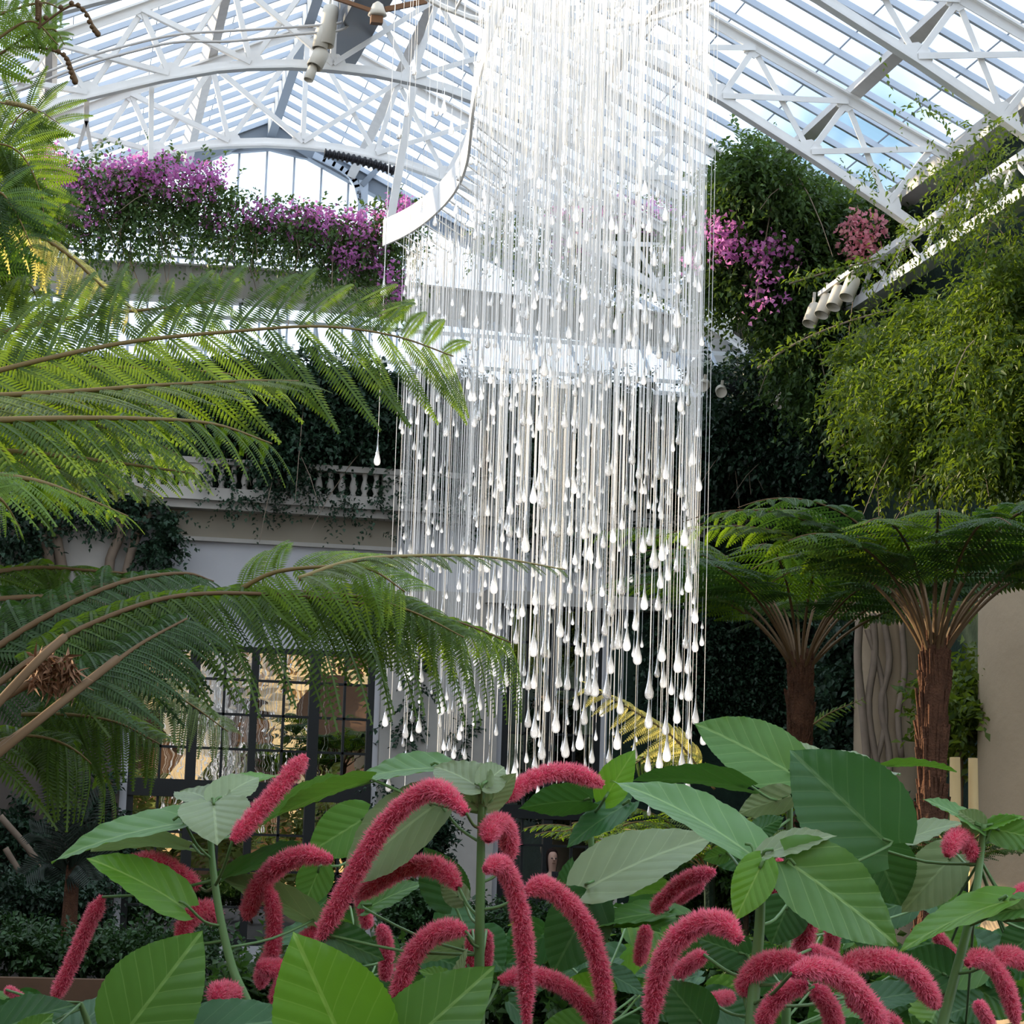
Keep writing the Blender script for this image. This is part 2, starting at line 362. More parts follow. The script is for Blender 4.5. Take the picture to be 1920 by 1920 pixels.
def frond_blades(line, Nn, n_pin, plen, nl, slant=.55, droop=.25, lw=.16, prof=None, gap=.0, rng=RNG, start=.12, curl=.3, two=True):
    """feathery frond: pinnae pairs along the stalk, each carrying nl pairs of narrow leaflets"""
    pts = np.array([tuple(p) for p in line]); m = len(pts)
    out = []
    T_all = unit(np.gradient(pts, axis=0))
    for i in range(n_pin):
        t = start + (1-start)*(i+.5)/n_pin; k = t*(m-1); a = int(min(k, m-2)); w = k-a
        P = pts[a]*(1-w) + pts[a+1]*w; T = unit(T_all[a]*(1-w) + T_all[a+1]*w)
        Nv = np.array(Nn) if not callable(Nn) else np.array(Nn(t)); Sd = unit(np.cross(T, Nv)); Nv = np.cross(Sd, T)
        L = plen*(prof(t) if prof else (math.sin(pi*min(1, (t-start*.5)*.93+.07))**.8))
        for sgn in ((1, -1) if two else (1,)):
            Lr = L*(.9+.2*rng.random()); sl = slant + .12*rng.normal(); sl = max(sl, .05)
            D = unit(Sd*sgn*cos(sl) + T*sin(sl) + Nv*(.06*rng.normal()))
            u = (np.arange(nl)+.6)/nl
            # the pinna bends towards the tip and droops
            C = P + D*Lr*u[:, None] + T*(Lr*curl*.35*u**2)[:, None] - Nv*(Lr*droop*u**2)[:, None] + np.array([0, 0, -1.])*(Lr*droop*.3*u**2)[:, None]
            Td = unit(np.gradient(C, axis=0)); Q = unit(np.cross(Td, np.broadcast_to(Nv, Td.shape))); Np = np.cross(Q, Td)
            ll = Lr*lw*(np.sin(pi*np.clip(u*.8+.15, 0, 1))**.6)*(1.0-.65*u**3)+.002
            bw = Lr/nl*(.95-gap)
            for s2 in (1, -1):
                dd = Q*s2 + Td*.45 - Np*.25
                out.append(blades(C, dd, Np + rng.normal(size=C.shape)*.12, ll, np.full(nl, bw), .12))
            w2 = Lr*.012+.0012                                        # rib of the pinna
            r0, r1 = C[:-1], C[1:]
            vv = np.stack([r0+Q[:-1]*w2, r0-Q[:-1]*w2, r1-Q[1:]*w2*.7, r1+Q[1:]*w2*.7], 1).reshape(-1, 3); ii = np.arange(len(r0))*4
            out.append((vv, np.concatenate([np.stack([ii, ii+1, ii+2], 1), np.stack([ii, ii+2, ii+3], 1)])))
    return join(out)

# ================================================================ THE BUILDING
RX, RZ, RS = 3.6, 15.25, .475               # ridge x, glass height at ridge, slope
XE_R, XE_L, Y0, Y1 = 11.75, -4.55, -12.0, 44.6
def roof_z(x): return RZ - RS*abs(x-RX)
floor = MB().box(-5, 12, -12, 45, -.2, 0).build('floor', M['floor']); tag(floor, kind='structure')
# roof: glass slopes, glazing bars
g = MB()
for xe in (XE_R, XE_L): g.quad((RX, Y0, RZ), (xe, Y0, roof_z(xe)), (xe, Y1, roof_z(xe)), (RX, Y1, RZ))
ceiling = g.build('ceiling', M['roofglass']); tag(ceiling, kind='structure')
far_bars = MB(); y = Y0+.3
while y < Y1:
    for xe in (XE_R, XE_L):
        a, b = (RX, y, RZ-.065), (xe, y, roof_z(xe)-.065)
        if y > 21: MB().bar(a, b, .062, .085).build('glazing_bar', M['bar'], ceiling)
        else: far_bars.bar(a, b, .062, .085)
    y += .6667
tag(far_bars.build('glazing_bar', M['bar'], ceiling), kind='stuff')
lap = MB()
for k in range(1, 7):
    for s, xe in ((1, XE_R), (-1, XE_L)):
        x = RX + (xe-RX)*k/6.6; lap.bar((x, Y0, roof_z(x)-.012), (x, Y1, roof_z(x)-.012), .012, .02)
tag(lap.build('glass_lap', M['grey'], ceiling), kind='stuff')
# purlins and ridge
pl = {-6.55: 'lowest purlin under the left glass slope', -4.05: 'middle purlin under the left glass slope', -1.55: 'dark faced purlin next to the ridge on the left glass slope',
      1.55: 'purlin next to the ridge on the right glass slope', 4.05: 'middle purlin under the right glass slope, behind the glass rain', 6.55: 'lowest purlin crossing the white trusses of the right glass slope'}
for off, lb in pl.items():
    x = RX+off; z = roof_z(x)-.24
    p = MB().bar((x, Y0, z), (x, Y1, z), .16, .22, up=(RS*(1 if off > 0 else -1), 0, 1)).build('purlin', M['purlin']); tag(p, 'long painted ' + lb, 'beam', 'purlins along the glass roof')
rb = MB().bar((RX, Y0, RZ-.26), (RX, Y1, RZ-.26), .16, .34).build('ridge_beam', M['grey']); tag(rb, 'grey ridge beam along the peak of the glass roof', 'beam')

# arched trusses
BO = [(0, 12.83), (.6, 12.81), (1.2, 12.74), (1.65, 12.66), (2.41, 12.45), (3.42, 12.10), (4.1, 11.83), (4.7, 11.55), (5.92, 10.90), (6.99, 10.29), (7.42, 10.03)]
def bz(o):
    o = abs(o)
    for (a, za), (b, zb) in zip(BO[:-1], BO[1:]):
        if o <= b: return za + (zb-za)*(o-a)/(b-a)
    return BO[-1][1]
def tz(o): return RZ - .38 - RS*abs(o)
BN = [0, 1.18, 2.33, 3.45, 4.70, 5.92, 6.99]; TN = [0, 1.5, 2.75, 4.0, 5.13, 6.42, 7.58]
def make_truss():
    t = empty('roof_truss', (RX, 0, 12.8))
    bc, tc = MB(), MB()
    line = [(RX+s*o, 0, bz(o)) for s, o in [(-1, o) for o, _ in BO[::-1]] + [(1, o) for o, _ in BO[1:]]]
    bc.sweep(line, .15, .03); bc.sweep([(x, y, z+.065) for x, y, z in line], .025, .13)
    bc.build('bottom_chord', M['white'], t)
    for s in (-1, 1):
        a, b = (RX, 0, tz(0)), (RX+s*8.05, 0, tz(8.05))
        tc.bar(a, b, .15, .03); tc.bar((a[0], 0, a[2]-.07), (b[0], 0, b[2]-.07), .025, .13)
    tc.build('top_chord', M['white'], t)
    for s in (-1, 1):
        B = [Vector((RX+s*o, 0, bz(o)+.09)) for o in BN]; U = [Vector((RX+s*o, 0, tz(o)-.1)) for o in TN]
        for i in range(7):
            prs = [(B[i], U[i], .0)] if (i or s > 0) else []
            if i < 6: prs += [(U[i], B[i+1], .035), (B[i], U[i+1], -.035)]
            for a, b, dy in prs:
                o = Vector((0, dy, 0)); MB().angle(a+o, b+o, .074).build('brace', M['white'], t)
            if i or s > 0:
                p = B[i]; d = Vector((s, 0, (bz(BN[i]+.1)-bz(BN[i])) / .1 if i else 0)).normalized(); n = Vector((-d.z, 0, d.x))*(1 if d.x > 0 else -1)
                MB().prism([p-d*.22-n*.06, p+d*.22-n*.06, p+d*.17+n*.08, p+d*.08+n*.16, p-d*.08+n*.16, p-d*.17+n*.08], (0, .02, 0)).build('gusset_plate', M['white'], t)
                p = U[i]+Vector((0, 0, .05)); d = Vector((s, 0, -RS)).normalized(); n = Vector((d.z, 0, -d.x))*(1 if d.x > 0 else -1)
                if i < 6: MB().prism([p-d*.17, p+d*.17, p+d*.08+n*.17, p-d*.08+n*.17], (0, .02, 0)).build('gusset_plate', M['white'], t)
    return t
def copy_tree(o, loc=None, parent=None):
    c = o.copy(); COL.objects.link(c)
    if parent: c.parent = parent; c.matrix_parent_inverse = o.matrix_parent_inverse.copy()
    if loc is not None: c.location = loc
    for ch in list(o.children): copy_tree(ch, None, c)
    return c
tr0 = make_truss(); tr0.location.y = 38
TL = {38: 'farthest arched white lattice truss, just in front of the gable glass', 34: 'white arched lattice truss with conduits and spotlights on it, second from the gable',
      30: 'white lattice truss whose right end lands on the sunlit girder', 26: 'nearest white lattice truss, seen at the top right corner'}
tag(tr0, TL[38], 'roof truss', 'arched roof trusses')
for yy in (34, 30, 26):
    c = copy_tree(tr0, (RX, yy, 12.8)); c['label'] = TL[yy]

# gable end glass
gab = MB().prism([(XE_L, Y1, 8.8), (XE_R, Y1, 8.8), (XE_R, Y1, roof_z(XE_R)), (RX, Y1, RZ), (XE_L, Y1, roof_z(XE_L))], (0, .02, 0)).build('window_1', M['roofglass']); tag(gab, kind='structure')
for k in range(-13, 15):
    x = RX-.04 + k*.515
    if XE_L < x < XE_R: MB().box(x-.02, x+.02, Y1-.06, Y1-.005, 8.8, roof_z(x)-.1).build('mullion', M['bar'], gab)
for s, xe in ((1, XE_R), (-1, XE_L)):
    MB().bar((RX, Y1-.15, RZ-.22), (xe, Y1-.15, roof_z(xe)-.22), .22, .30).build('rake_beam', M['grey'], gab)
MB().prism([(RX-1.0, Y1-.2, RZ-.75), (RX, Y1-.2, RZ-.3), (RX+1.0, Y1-.2, RZ-.75), (RX+.6, Y1-.2, RZ-.72), (RX, Y1-.2, RZ-.62), (RX-.6, Y1-.2, RZ-.72)], (0, .12, 0)).build('peak_plate', M['grey'], gab)
a = [onY(*q, Y1-.3) for q in [(590, 292), (640, 318), (664, 340), (674, 375)]]
MB().sweep(smooth_line(a, 10), .16, .10).build('curved_brace', M['bar'], gab)
a = onY(681, 340, Y1-.3); MB().box(a.x-.09, a.x+.09, Y1-.38, Y1-.22, 9.0, a.z).build('post', M['bar'], gab)
a, b = onY(724, 300, Y1-.35), onY(678, 348, Y1-.35); MB().bar(a, b, .1, .1).build('strut', M['grey'], gab)
# riveted beam under the gable
bl = [(-4.5, 39.8), (.46, 39.3), (2.83, 38.98), (4.55, 39.08), (9.87, 39.96), (11.9, 40.9)]
m_ = MB(); m_.sweep([(x, y, 10.72) for x, y in bl], .40, .50); m_.sweep([(x, y, 10.985) for x, y in bl], .52, .03); m_.sweep([(x, y, 10.475) for x, y in bl], .52, .03)
beam = m_.build('trim_1', M['stone']); tag(beam, kind='structure')
rv = MB()
for (xa, ya), (xb, yb) in zip(bl[:-1], bl[1:]):
    n = int(abs(xb-xa)/.55)
    for k in range(n):
        x = xa+(xb-xa)*(k+.5)/n; yv = ya+(yb-ya)*(k+.5)/n-.21; rv.box(x-.05, x+.05, yv-.02, yv+.02, 10.49, 10.97)
rv.build('stiffener', M['stone'], beam)
# lean-to glass below the beam
a0, a1 = (37.35, 9.05), (39.1, 10.48)
lt = MB().quad((-4.5, a0[0], a0[1]), (11.8, a0[0], a0[1]), (11.8, a1[0], a1[1]), (-4.5, a1[0], a1[1])).build('window_2', M['roofglass']); tag(lt, kind='structure')
for k in range(28):
    x = -4.4+k*.6; MB().bar((x, a0[0], a0[1]-.03), (x, a1[0], a1[1]-.03), .04, .05).build('glazing_bar', M['bar'], lt)
for f in (.12, .3, .8):
    MB().bar((-4.5, a0[0]+(a1[0]-a0[0])*f, a0[1]+(a1[1]-a0[1])*f-.06), (11.8, a0[0]+(a1[0]-a0[0])*f, a0[1]+(a1[1]-a0[1])*f-.06), .05, .06).build('rail', M['white'], lt)

# far wall
WY = 37.0
w = MB()
w.box(-5, 1.33, WY, WY+.4, 0, 9.0); w.box(1.33, 4.97, WY, WY+.4, 4.72, 9.0); w.box(1.33, 4.97, WY, WY+.4, 0, .28)
w.box(4.97, 6.95, WY, WY+.4, 0, 9.0); w.box(6.95, 8.5, WY, WY+.4, 5.6, 9.0); w.box(8.5, 11.9, WY, WY+.4, 0, 9.0)
wf = w.build('wall_far', M['panel']); tag(wf, kind='structure')
MB().box(5.05, 6.85, WY-.14, WY-.002, 0, 5.7).build('pilaster', M['stone'], wf)
MB().box(-1.2, 1.22, WY-.12, WY-.002, 4.6, 6.4).build('pilaster', M['stone'], wf); MB().box(-1.2, 1.22, WY-.10, WY-.002, 0, 4.6).build('pilaster', M['lowwall'], wf)  # lower piece takes the stone with shade in its colour
MB().box(1.75, 5.2, WY-.05, WY-.002, 6.32, 6.74).build('soffit_shade_band', M['band'], wf)  # strip painted as the soffit shadow
MB().box(1.75, 5.2, WY-.10, WY-.002, 6.28, 6.34).build('fillet', M['stone'], wf)
c = MB(); c.box(.9, 11.7, WY-.42, WY-.002, 6.86, 7.05); c.box(.9, 11.7, WY-.32, WY-.002, 6.74, 6.86); c.build('cornice', M['stone'], wf)
MB().box(6.6, 9.4, WY-.3, WY-.002, 5.55, 5.75).build('lintel', M['stone'], wf)
MB().box(-5, 11.9, 38.7, 38.8, 0, 9.0).build('dark_room_sheet', M['dark'], wf)  # near-black sheet standing in for the unlit rooms behind the glass
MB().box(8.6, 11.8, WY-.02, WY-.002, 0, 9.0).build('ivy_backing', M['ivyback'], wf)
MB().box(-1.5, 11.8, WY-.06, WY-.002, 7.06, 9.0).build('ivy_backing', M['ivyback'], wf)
# balustrade
bal = empty('balustrade', (3.4, WY-.3, 7.05)); tag(bal, 'white stone balustrade on the cornice above the tall window, half under ivy', 'balustrade')
prof = [(.045, 0), (.05, .03), (.035, .06), (.062, .13), (.05, .2), (.03, .27), (.045, .33), (.045, .36)]
x = .95; k = 0
while x < 7.4:
    if k % 7 == 6:
        MB().box(x-.02, x+.34, WY-.40, WY-.2, 7.05, 7.41).build('pier', M['stone'], bal); x += .42
    else:
        MB().lathe(prof, (x+.06, WY-.3, 7.05), 10).build('baluster', M['stone'], bal, True); x += .175
    k += 1
MB().box(.9, 7.5, WY-.42, WY-.18, 7.41, 7.50).build('handrail', M['stone'], bal)

def glazed(name, x0, x1, zs, heavy, thin, rows, transom, parent_kind='structure'):
    z0, z1 = zs
    fr = MB(); wv = .06
    fr.box(x0, x0+.10, WY+.02, WY+.16, z0, z1); fr.box(x1-.10, x1, WY+.02, WY+.16, z0, z1); fr.box(x0, x1, WY+.02, WY+.16, z1-.08, z1); fr.box(x0, x1, WY+.02, WY+.16, z0, z0+.1)
    o = fr.build(name, M['iron']); tag(o, kind='structure')
    for x, wd in heavy: MB().box(x-wd/2, x+wd/2, WY+.0, WY+.15, z0, z1).build('mullion', M['iron'], o)
    for x in thin: MB().box(x-.018, x+.018, WY+.03, WY+.09, z0, z1).build('glazing_bar', M['iron'], o)
    for z in rows: MB().box(x0, x1, WY+.03, WY+.09, z-.018, z+.018).build('glazing_bar', M['iron'], o)
    for za, zb in transom: MB().box(x0, x1, WY-.02, WY+.15, za, zb).build('transom', M['iron'], o)
    xs = sorted([x0, x1] + [q for q, _ in heavy] + list(thin)); zz = sorted([z0, z1] + list(rows) + [(p+q)/2 for p, q in transom])
    pn = MB(); rr = random.Random(3)
    for i in range(len(xs)-1):
        for j in range(len(zz)-1):
            d = [rr.uniform(-.002, .002) for _ in range(4)]
            pn.quad((xs[i], WY+.07+d[0], zz[j]), (xs[i+1], WY+.07+d[1], zz[j]), (xs[i+1], WY+.07+d[2], zz[j+1]), (xs[i], WY+.07+d[3], zz[j+1]))
    pn.build('glass', M['winglass'], o)
    return o
glazed('window_3', 1.33, 4.97, (.28, 4.72), [(2.25, .15), (3.15, .11), (4.06, .16)], [1.79, 2.70, 3.60, 4.52], [4.22, 3.70, 3.18, 1.92, 1.38, .84], [(2.44, 2.70)])
glazed('door_1', 6.95, 8.5, (0, 5.6), [(7.72, .14)], [7.33, 8.1], [5.0, 4.3, 3.6, 2.9, 1.9, 1.2], [(2.3, 2.5)])

# side and back walls
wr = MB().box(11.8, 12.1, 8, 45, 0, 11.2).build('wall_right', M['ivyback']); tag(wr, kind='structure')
wl = MB(); ops = [(-11, -1.5, 3.0, 9.6), (7.7, 8.3, 3.9, 4.35), (8.7, 12.2, 4.5, 7.6), (20.5, 24.2, 4.6, 8.7), (24.2, 31.5, 4.6, 7.05)]; yy = -12.0  # openings in this unseen wall are shaped to aim the sun
for (ya, yb, za, zb) in ops:
    wl.box(-5, -4.6, yy, ya, 0, 11.1); wl.box(-5, -4.6, ya, yb, 0, za); wl.box(-5, -4.6, ya, yb, zb, 11.1); yy = yb
wl.box(-5, -4.6, yy, 45, 0, 11.1)
wl = wl.build('wall_left', M['stone']); tag(wl, kind='structure')
wb = MB(); xs = [-5, -1.5, 1.0, 2.2, 4.7, 5.9, 8.4, 9.6, 12.1]
for i in range(0, len(xs)-1, 2): wb.box(xs[i], xs[i+1], -12.4, -12, 0, 9.6)
for i in range(1, len(xs)-2, 2):
    x0, x1 = xs[i], xs[i+1]; r = (x1-x0)/2; cx = (x0+x1)/2
    arc = [(cx-r*cos(pi*k/12), -12.4, 6.2+r*.8*sin(pi*k/12)) for k in range(13)]
    for p, q in zip(arc[:-1], arc[1:]): wb.prism([p, q, (q[0], -12.4, 9.6), (p[0], -12.4, 9.6)], (0, .4, 0))
wb = wb.build('wall_back', M['warmstone']); tag(wb, kind='structure')
MB().box(-5, 12, -12.9, -12.85, 0, 9.6).build('recess', M['wood'], wb)
cb = MB(); cb.box(-5, 12, -12, -11.6, 7.6, 7.8); cb.box(-5, 12, -12, -11.7, 9.4, 9.7); cb.build('cornice', M['warmstone'], wb)
for k in range(60): MB().box(-4.8+k*.28, -4.68+k*.28, -11.95, -11.8, 7.8, 8.35).build('baluster', M['warmstone'], wb)
MB().box(-5, 12, -12, -11.7, 8.35, 8.5).build('handrail', M['warmstone'], wb)
# near round column at the right edge
cx = onY(1846, 1400, 18.4).x + .80
col = MB().lathe([(.86, 0), (.86, .05), (.80, .1), (.80, 4.0), (.76, 4.08)], (cx, 18.4, 0), 48).build('stucco_column', M['column'], None, True); tag(col, 'thick round tan stucco column at the right edge behind the tree fern', 'column')

# eave beam and sunlit lattice girder on the right
ev = MB().bar((11.55, 18, 11.12), (11.55, 42, 11.12), .30, .26).build('eave_beam', M['purlin']); tag(ev, 'sunlit eave beam along the foot of the right glass slope', 'beam')
gi = empty('lattice_girder', (11.0, 28, 9.6)); tag(gi, 'sunlit cream lattice girder under the right eave, hung with climbers', 'girder')
ya, yb = 21.0, 33.6
MB().bar((11.0, ya, 10.05), (11.0, yb, 10.05), .12, .10).build('top_rail', M['white'], gi)
MB().bar((11.0, ya, 9.55), (11.0, yb, 9.55), .26, .14).build('bottom_rail', M['white'], gi)
MB().bar((11.4, ya, 9.8), (11.4, yb, 9.8), .18, .10).build('rear_rail', M['white'], gi)
k = ya
while k < yb-.5:
    MB().bar((11.0, k, 9.6), (11.0, k+.63, 10.05), .05, .05).build('brace', M['white'], gi)
    MB().bar((11.0, k+.63, 10.05), (11.0, k+1.26, 9.6), .05, .05).build('brace', M['white'], gi)
    MB().bar((11.0, k, 9.62), (11.4, k+.3, 9.8), .06, .05).build('strut', M['white'], gi)
    k += 1.26
def spot(p, d, ln, r, label, group=None, name='spotlight'):
    p = V3(p); d = V3(d).normalized()
    t = empty(name, p); tag(t, label, 'spotlight', group)
    MB().lathe([(r*.55, -ln*.5), (r*.9, -ln*.46), (r, -ln*.3), (r, ln*.5), (r*.9, ln*.5), (r*.88, ln*.3), (.01, ln*.28)], p, 18, d).build('can', M['lamp'], t, True)
    MB().lathe([(r*.86, 0), (.005, .002)], p+d*(ln*.26), 18, d).build('lens', M['black'], t)
    MB().bar(p-Vector((0, 0, 0)), p+Vector((.02, 0, ln*.95)), .035, .035).build('bracket', M['lamp'], t)
    return t
sp = [(1524, 590, 'lowest spotlight at the end of the row under the sunlit girder'), (1547, 573, 'second spotlight from the low end of the row under the girder'),
      (1569, 558, 'third spotlight from the low end of the row under the girder'), (1594, 540, 'highest spotlight of the row, half behind climber leaves')]
for x, y, lb in sp: spot(onX(x, y, 10.05), (-.35, -.25, -.8), .33, .10, 'cream can ' + lb, 'spotlights at the end of the girder')
a, b = onX(1537, 552, 10.05), onX(1612, 497, 10.05); r_ = MB().bar(a, b, .06, .06).build('lamp_rail', M['white']); tag(r_, 'thin white rail carrying the row of can spotlights', 'rail')
# floodlights on the second truss
for (x, y, ln, rr_, d, lb) in [(616, 48, .62, .12, (-.1, -.1, -1), 'long white can spotlight hanging above the conduits'), (603, 72, .34, .11, (-.15, -.1, -1), 'shorter white can spotlight just below the conduits'),
                           (597, 110, .30, .115, (-.4, -.2, -1), 'white spotlight resting at the crown of the arched truss'), (583, 137, .24, .07, (-.3, -.2, -1), 'small white lamp head below the arched truss chord')]:
    spot(onY(x, y, 33.6), d, ln, rr_, lb, 'spotlights at the arch crown')
# hanging lamp with brown arms
p = onY(708, 22, 31.5); t = empty('hanging_lamp', p); tag(t, 'warm white lamp head with rusty brown arms at the top edge', 'lamp')
MB().lathe([(.02, .14), (.07, .1), (.10, .02), (.13, -.05), (.10, -.06)], p, 18).build('lamp_head', M['lamp'], t, True)
MB().bar(onY(615, -8, 31.5), onY(697, 20, 31.5), .05, .05).build('arm', M['rust'], t); MB().bar(onY(722, 18, 31.5), onY(800, 2, 31.5), .05, .07).build('arm', M['rust'], t)
MB().box(p.x-.09, p.x+.07, p.y-.06, p.y+.06, p.z-.17, p.z-.07).build('ballast_box', M['rust'], t)
# duct beside the ridge
a, b = onY(627, 108, 36.5), onY(706, -40, 31.8)
vd = MB().bar(a, b, .50, .5).build('ventilation_duct', M['duct']); tag(vd, 'dark grey square ventilation duct below the ridge', 'duct')
for k, (x0, x1) in enumerate([(0, 8), (14, 22)]):
    pts = [onY(*q, 33.55) for q in [(-30, 178+x0), (60, 146+x0), (160, 108+x0), (240, 85+x0), (330, 65+x0), (430, 58+x0*1.4), (560, 50+x0), (640, 42+x0), (662, 20+x0*.6), (664, -12)]]
    cd = MB().tube(smooth_line(pts, 40), .020, 6).build('conduit', M['grey'] if 0 else M['purlin'], None, True); tag(cd, ('upper' if k == 0 else 'lower') + ' of the two thin conduits sweeping along the arched truss', 'pipe', 'conduits on the arched truss')
# ribbed hose
pts = smooth_line([onY(*q, 37.6) for q in [(608, 288), (650, 296), (700, 308), (742, 322)]], 60); hs = MB(); rr_ = [.085 if k % 4 < 2 else .055 for k in range(60)]
hs = hs.tube(pts, rr_, 12).build('ribbed_hose', M['black']); tag(hs, 'black ribbed hose lying along the arched truss before the gable', 'hose')
a, b = onY(800, 15, 36.4), onY(729, 432, 36.4); ps = MB().bar(a, b, .12, .10).build('steel_post', M['white']); tag(ps, 'pale leaning steel post beside the tip of the white ring', 'post')
# hanging brackets on the left of the roof
for (x, ya_, yb_, lb) in [(163, 160, 228, 'short grey drop post with two spread feet under the arched truss'), (284, 160, 300, 'slim white drop post rising from the high bougainvillea'), (103, 100, 196, 'grey drop post at the far left of the roof')]:
    a, b = onY(x, ya_, 34.2), onY(x-1, yb_, 34.2); t = MB().bar(a, b, .07, .09)
    if x == 163: t.bar(b, b+Vector((.09, 0, -.40)), .05, .05); t.bar(b, b+Vector((-.09, 0, -.40)), .05, .05)
    t = t.build('drop_post', M['white'] if x == 284 else M['purlin']); tag(t, lb, 'post')

# ================================================================ CLIMBERS, TREES AND BEDS IN THE BACKGROUND
def vt(name, parts, m, parent=None):
    v, f = join(parts) if isinstance(parts, list) else parts
    return np_mesh(name, v, f, m, parent)
def at_root(o, root): return o
def plant(name, label, cat, loc, group=None):
    t = empty(name, loc); tag(t, label, cat, group); return t
def strands(n, blobs, rng, r=.008, ln=.8, hang=-.7):
    P, q = cloud_points(blobs, rng, .6)(n); m = MB()
    for p in P:
        d = rng.normal(size=3)*.5 + np.array([0, 0, hang]); L = ln*(.5+rng.random()); p = Vector(p); d = Vector(d)
        m.tube([p, p+d*L*.35+Vector((0, 0, .05)), p+d*L*.7, p+d*L+Vector((0, 0, -.15*L))], [r, r, r*.8, r*.5], 4)
    return m
# trellis on the beam
tr = empty('trellis', (2.5, 39.2, 11)); tag(tr, 'thin wire and rail trellis standing on the riveted beam', 'trellis')
for z, wd in ((11.22, .035), (11.44, .035), (11.60, .06), (11.78, .035)): MB().bar((-1.2, 39.3, z), (5.6, 39.3, z-.04), wd, wd).build('rail', M['grey'], tr)
for k in range(14): MB().bar((-1+k*.5, 39.3, 10.97), (-1+k*.5, 39.3, 11.8), .03 if k % 3 else .08, .03).build('post', M['bar'], tr)

def boug(label, leafb, flb, nsp, nfl, size=.085, loc=(0, 0, 0), seed=1, fm='bract'):
    rng = np.random.default_rng(seed); t = plant('bougainvillea', label, 'flowering climber', loc)
    vt('foliage', sprays(leafb, nsp, 12, size, rng, .7, .45, .5, .55), M['bougleaf'], t)
    strands(60, leafb, rng).build('branches', M['vinewood'], t)
    tw = sum(b[6] for b in flb)
    for b in flb: vt('blossoms', flowers([b], max(6, int(nfl*b[6]/tw)), size*.85, rng), M[fm], t)
    return t
YB = 37.5
boug('big magenta bougainvillea mound high on the left of the trellis',
     [(110, 350, 60, 42, YB, .5, 2), (200, 352, 90, 50, YB, .5, 4), (300, 352, 90, 52, YB, .5, 4), (390, 365, 58, 42, YB, .5, 2), (140, 405, 110, 50, YB, .5, 3), (300, 405, 100, 38, YB, .5, 3), (220, 455, 130, 28, YB, .3, 1.2), (420, 352, 60, 26, YB, .3, .4)],
     [(300, 318, 110, 28, YB-.3, .4, 4), (200, 340, 120, 34, YB-.3, .4, 3), (95, 300, 40, 25, YB-.3, .3, 1), (330, 350, 90, 35, YB-.4, .4, 2), (140, 390, 90, 50, YB-.4, .4, 2), (400, 330, 40, 20, YB-.3, .3, .6)], 900, 420, .085, onY(250, 400, YB), 21)
boug('lower magenta bougainvillea spilling over the beam beside the white ring tip',
     [(430, 430, 60, 30, YB, .5, 2), (530, 425, 85, 32, YB, .5, 4), (610, 445, 85, 42, YB, .5, 4), (690, 465, 65, 52, YB, .5, 4), (745, 415, 35, 28, YB, .4, 1.5), (650, 500, 75, 30, YB, .4, 2), (730, 540, 35, 50, YB-.2, .4, 2), (480, 470, 70, 18, YB, .3, .8)],
     [(530, 405, 90, 25, YB-.3, .4, 3), (600, 425, 80, 32, YB-.3, .4, 3), (690, 430, 60, 40, YB-.3, .4, 3), (745, 395, 28, 18, YB-.3, .3, 1.5), (670, 485, 60, 30, YB-.4, .4, 2), (735, 545, 28, 50, YB-.5, .3, 1.2), (400, 415, 30, 18, YB-.3, .3, .5)], 850, 420, .085, onY(600, 500, YB), 22)
boug('bougainvillea seen through the hanging glass drops',
     [(1000, 440, 120, 60, 39, .5, 2), (1130, 430, 100, 50, 39, .5, 3), (1230, 430, 90, 60, 39, .5, 3), (1150, 500, 120, 40, 39, .4, 2)],
     [(1110, 405, 90, 28, 38.5, .4, 3), (1220, 400, 80, 35, 38.5, .4, 3), (1080, 460, 60, 25, 38.5, .4, 1)], 800, 200, .085, onY(1150, 500, 39), 23)
YR = 33.1
b4 = boug('large dark bougainvillea hanging between the glass rain and the girder spotlights',
     [(1345, 460, 45, 80, YR, 1, 4), (1400, 420, 70, 90, YR, 1, 5), (1480, 430, 90, 90, YR, 1, 6), (1580, 430, 80, 70, YR, 1, 5), (1640, 430, 50, 60, YR, .8, 3), (1395, 515, 70, 55, YR, 1, 4), (1500, 550, 70, 80, YR, 1, 5), (1560, 500, 80, 60, YR, 1, 4),
      (1400, 335, 50, 50, YR-1, .6, 2), (1470, 350, 80, 40, YR-1, .6, 2), (1500, 640, 45, 50, YR, .8, 3), (1530, 720, 50, 50, YR, .6, 2), (1390, 300, 30, 30, YR-1, .5, .8), (1320, 400, 30, 60, YR, .6, 1)],
     [(1345, 430, 26, 34, YR-1.2, .4, 3), (1358, 470, 24, 24, YR-1.2, .3, 3), (1420, 478, 26, 20, YR-1.2, .3, 2), (1450, 465, 24, 18, YR-1.2, .3, 2), (1430, 520, 22, 22, YR-1.2, .3, 1), (1418, 570, 16, 20, YR-1.2, .3, 1), (1470, 500, 80, 90, YR-1.1, .3, .8), (1290, 480, 25, 20, YR-1, .3, 1)], 4600, 120, .095, onY(1450, 550, YR), 24)
rng = np.random.default_rng(30)
pb = plant('pink_bougainvillea', 'bright pink flower cluster hanging above the girder spotlights', 'flowers', onY(1620, 430, 31.8))
for b in [(1595, 420, 9, 10, 31.8, .1, 3), (1628, 412, 16, 12, 31.8, .1, 3), (1645, 428, 10, 12, 31.8, .1, 2), (1615, 440, 18, 12, 31.8, .1, 2), (1630, 455, 10, 8, 31.8, .1, 2), (1595, 462, 12, 8, 31.8, .1, 1), (1622, 475, 12, 7, 31.8, .1, 1)]:
    vt('blossoms', flowers([b], 9, .085, rng), M['pinkbract'], pb)
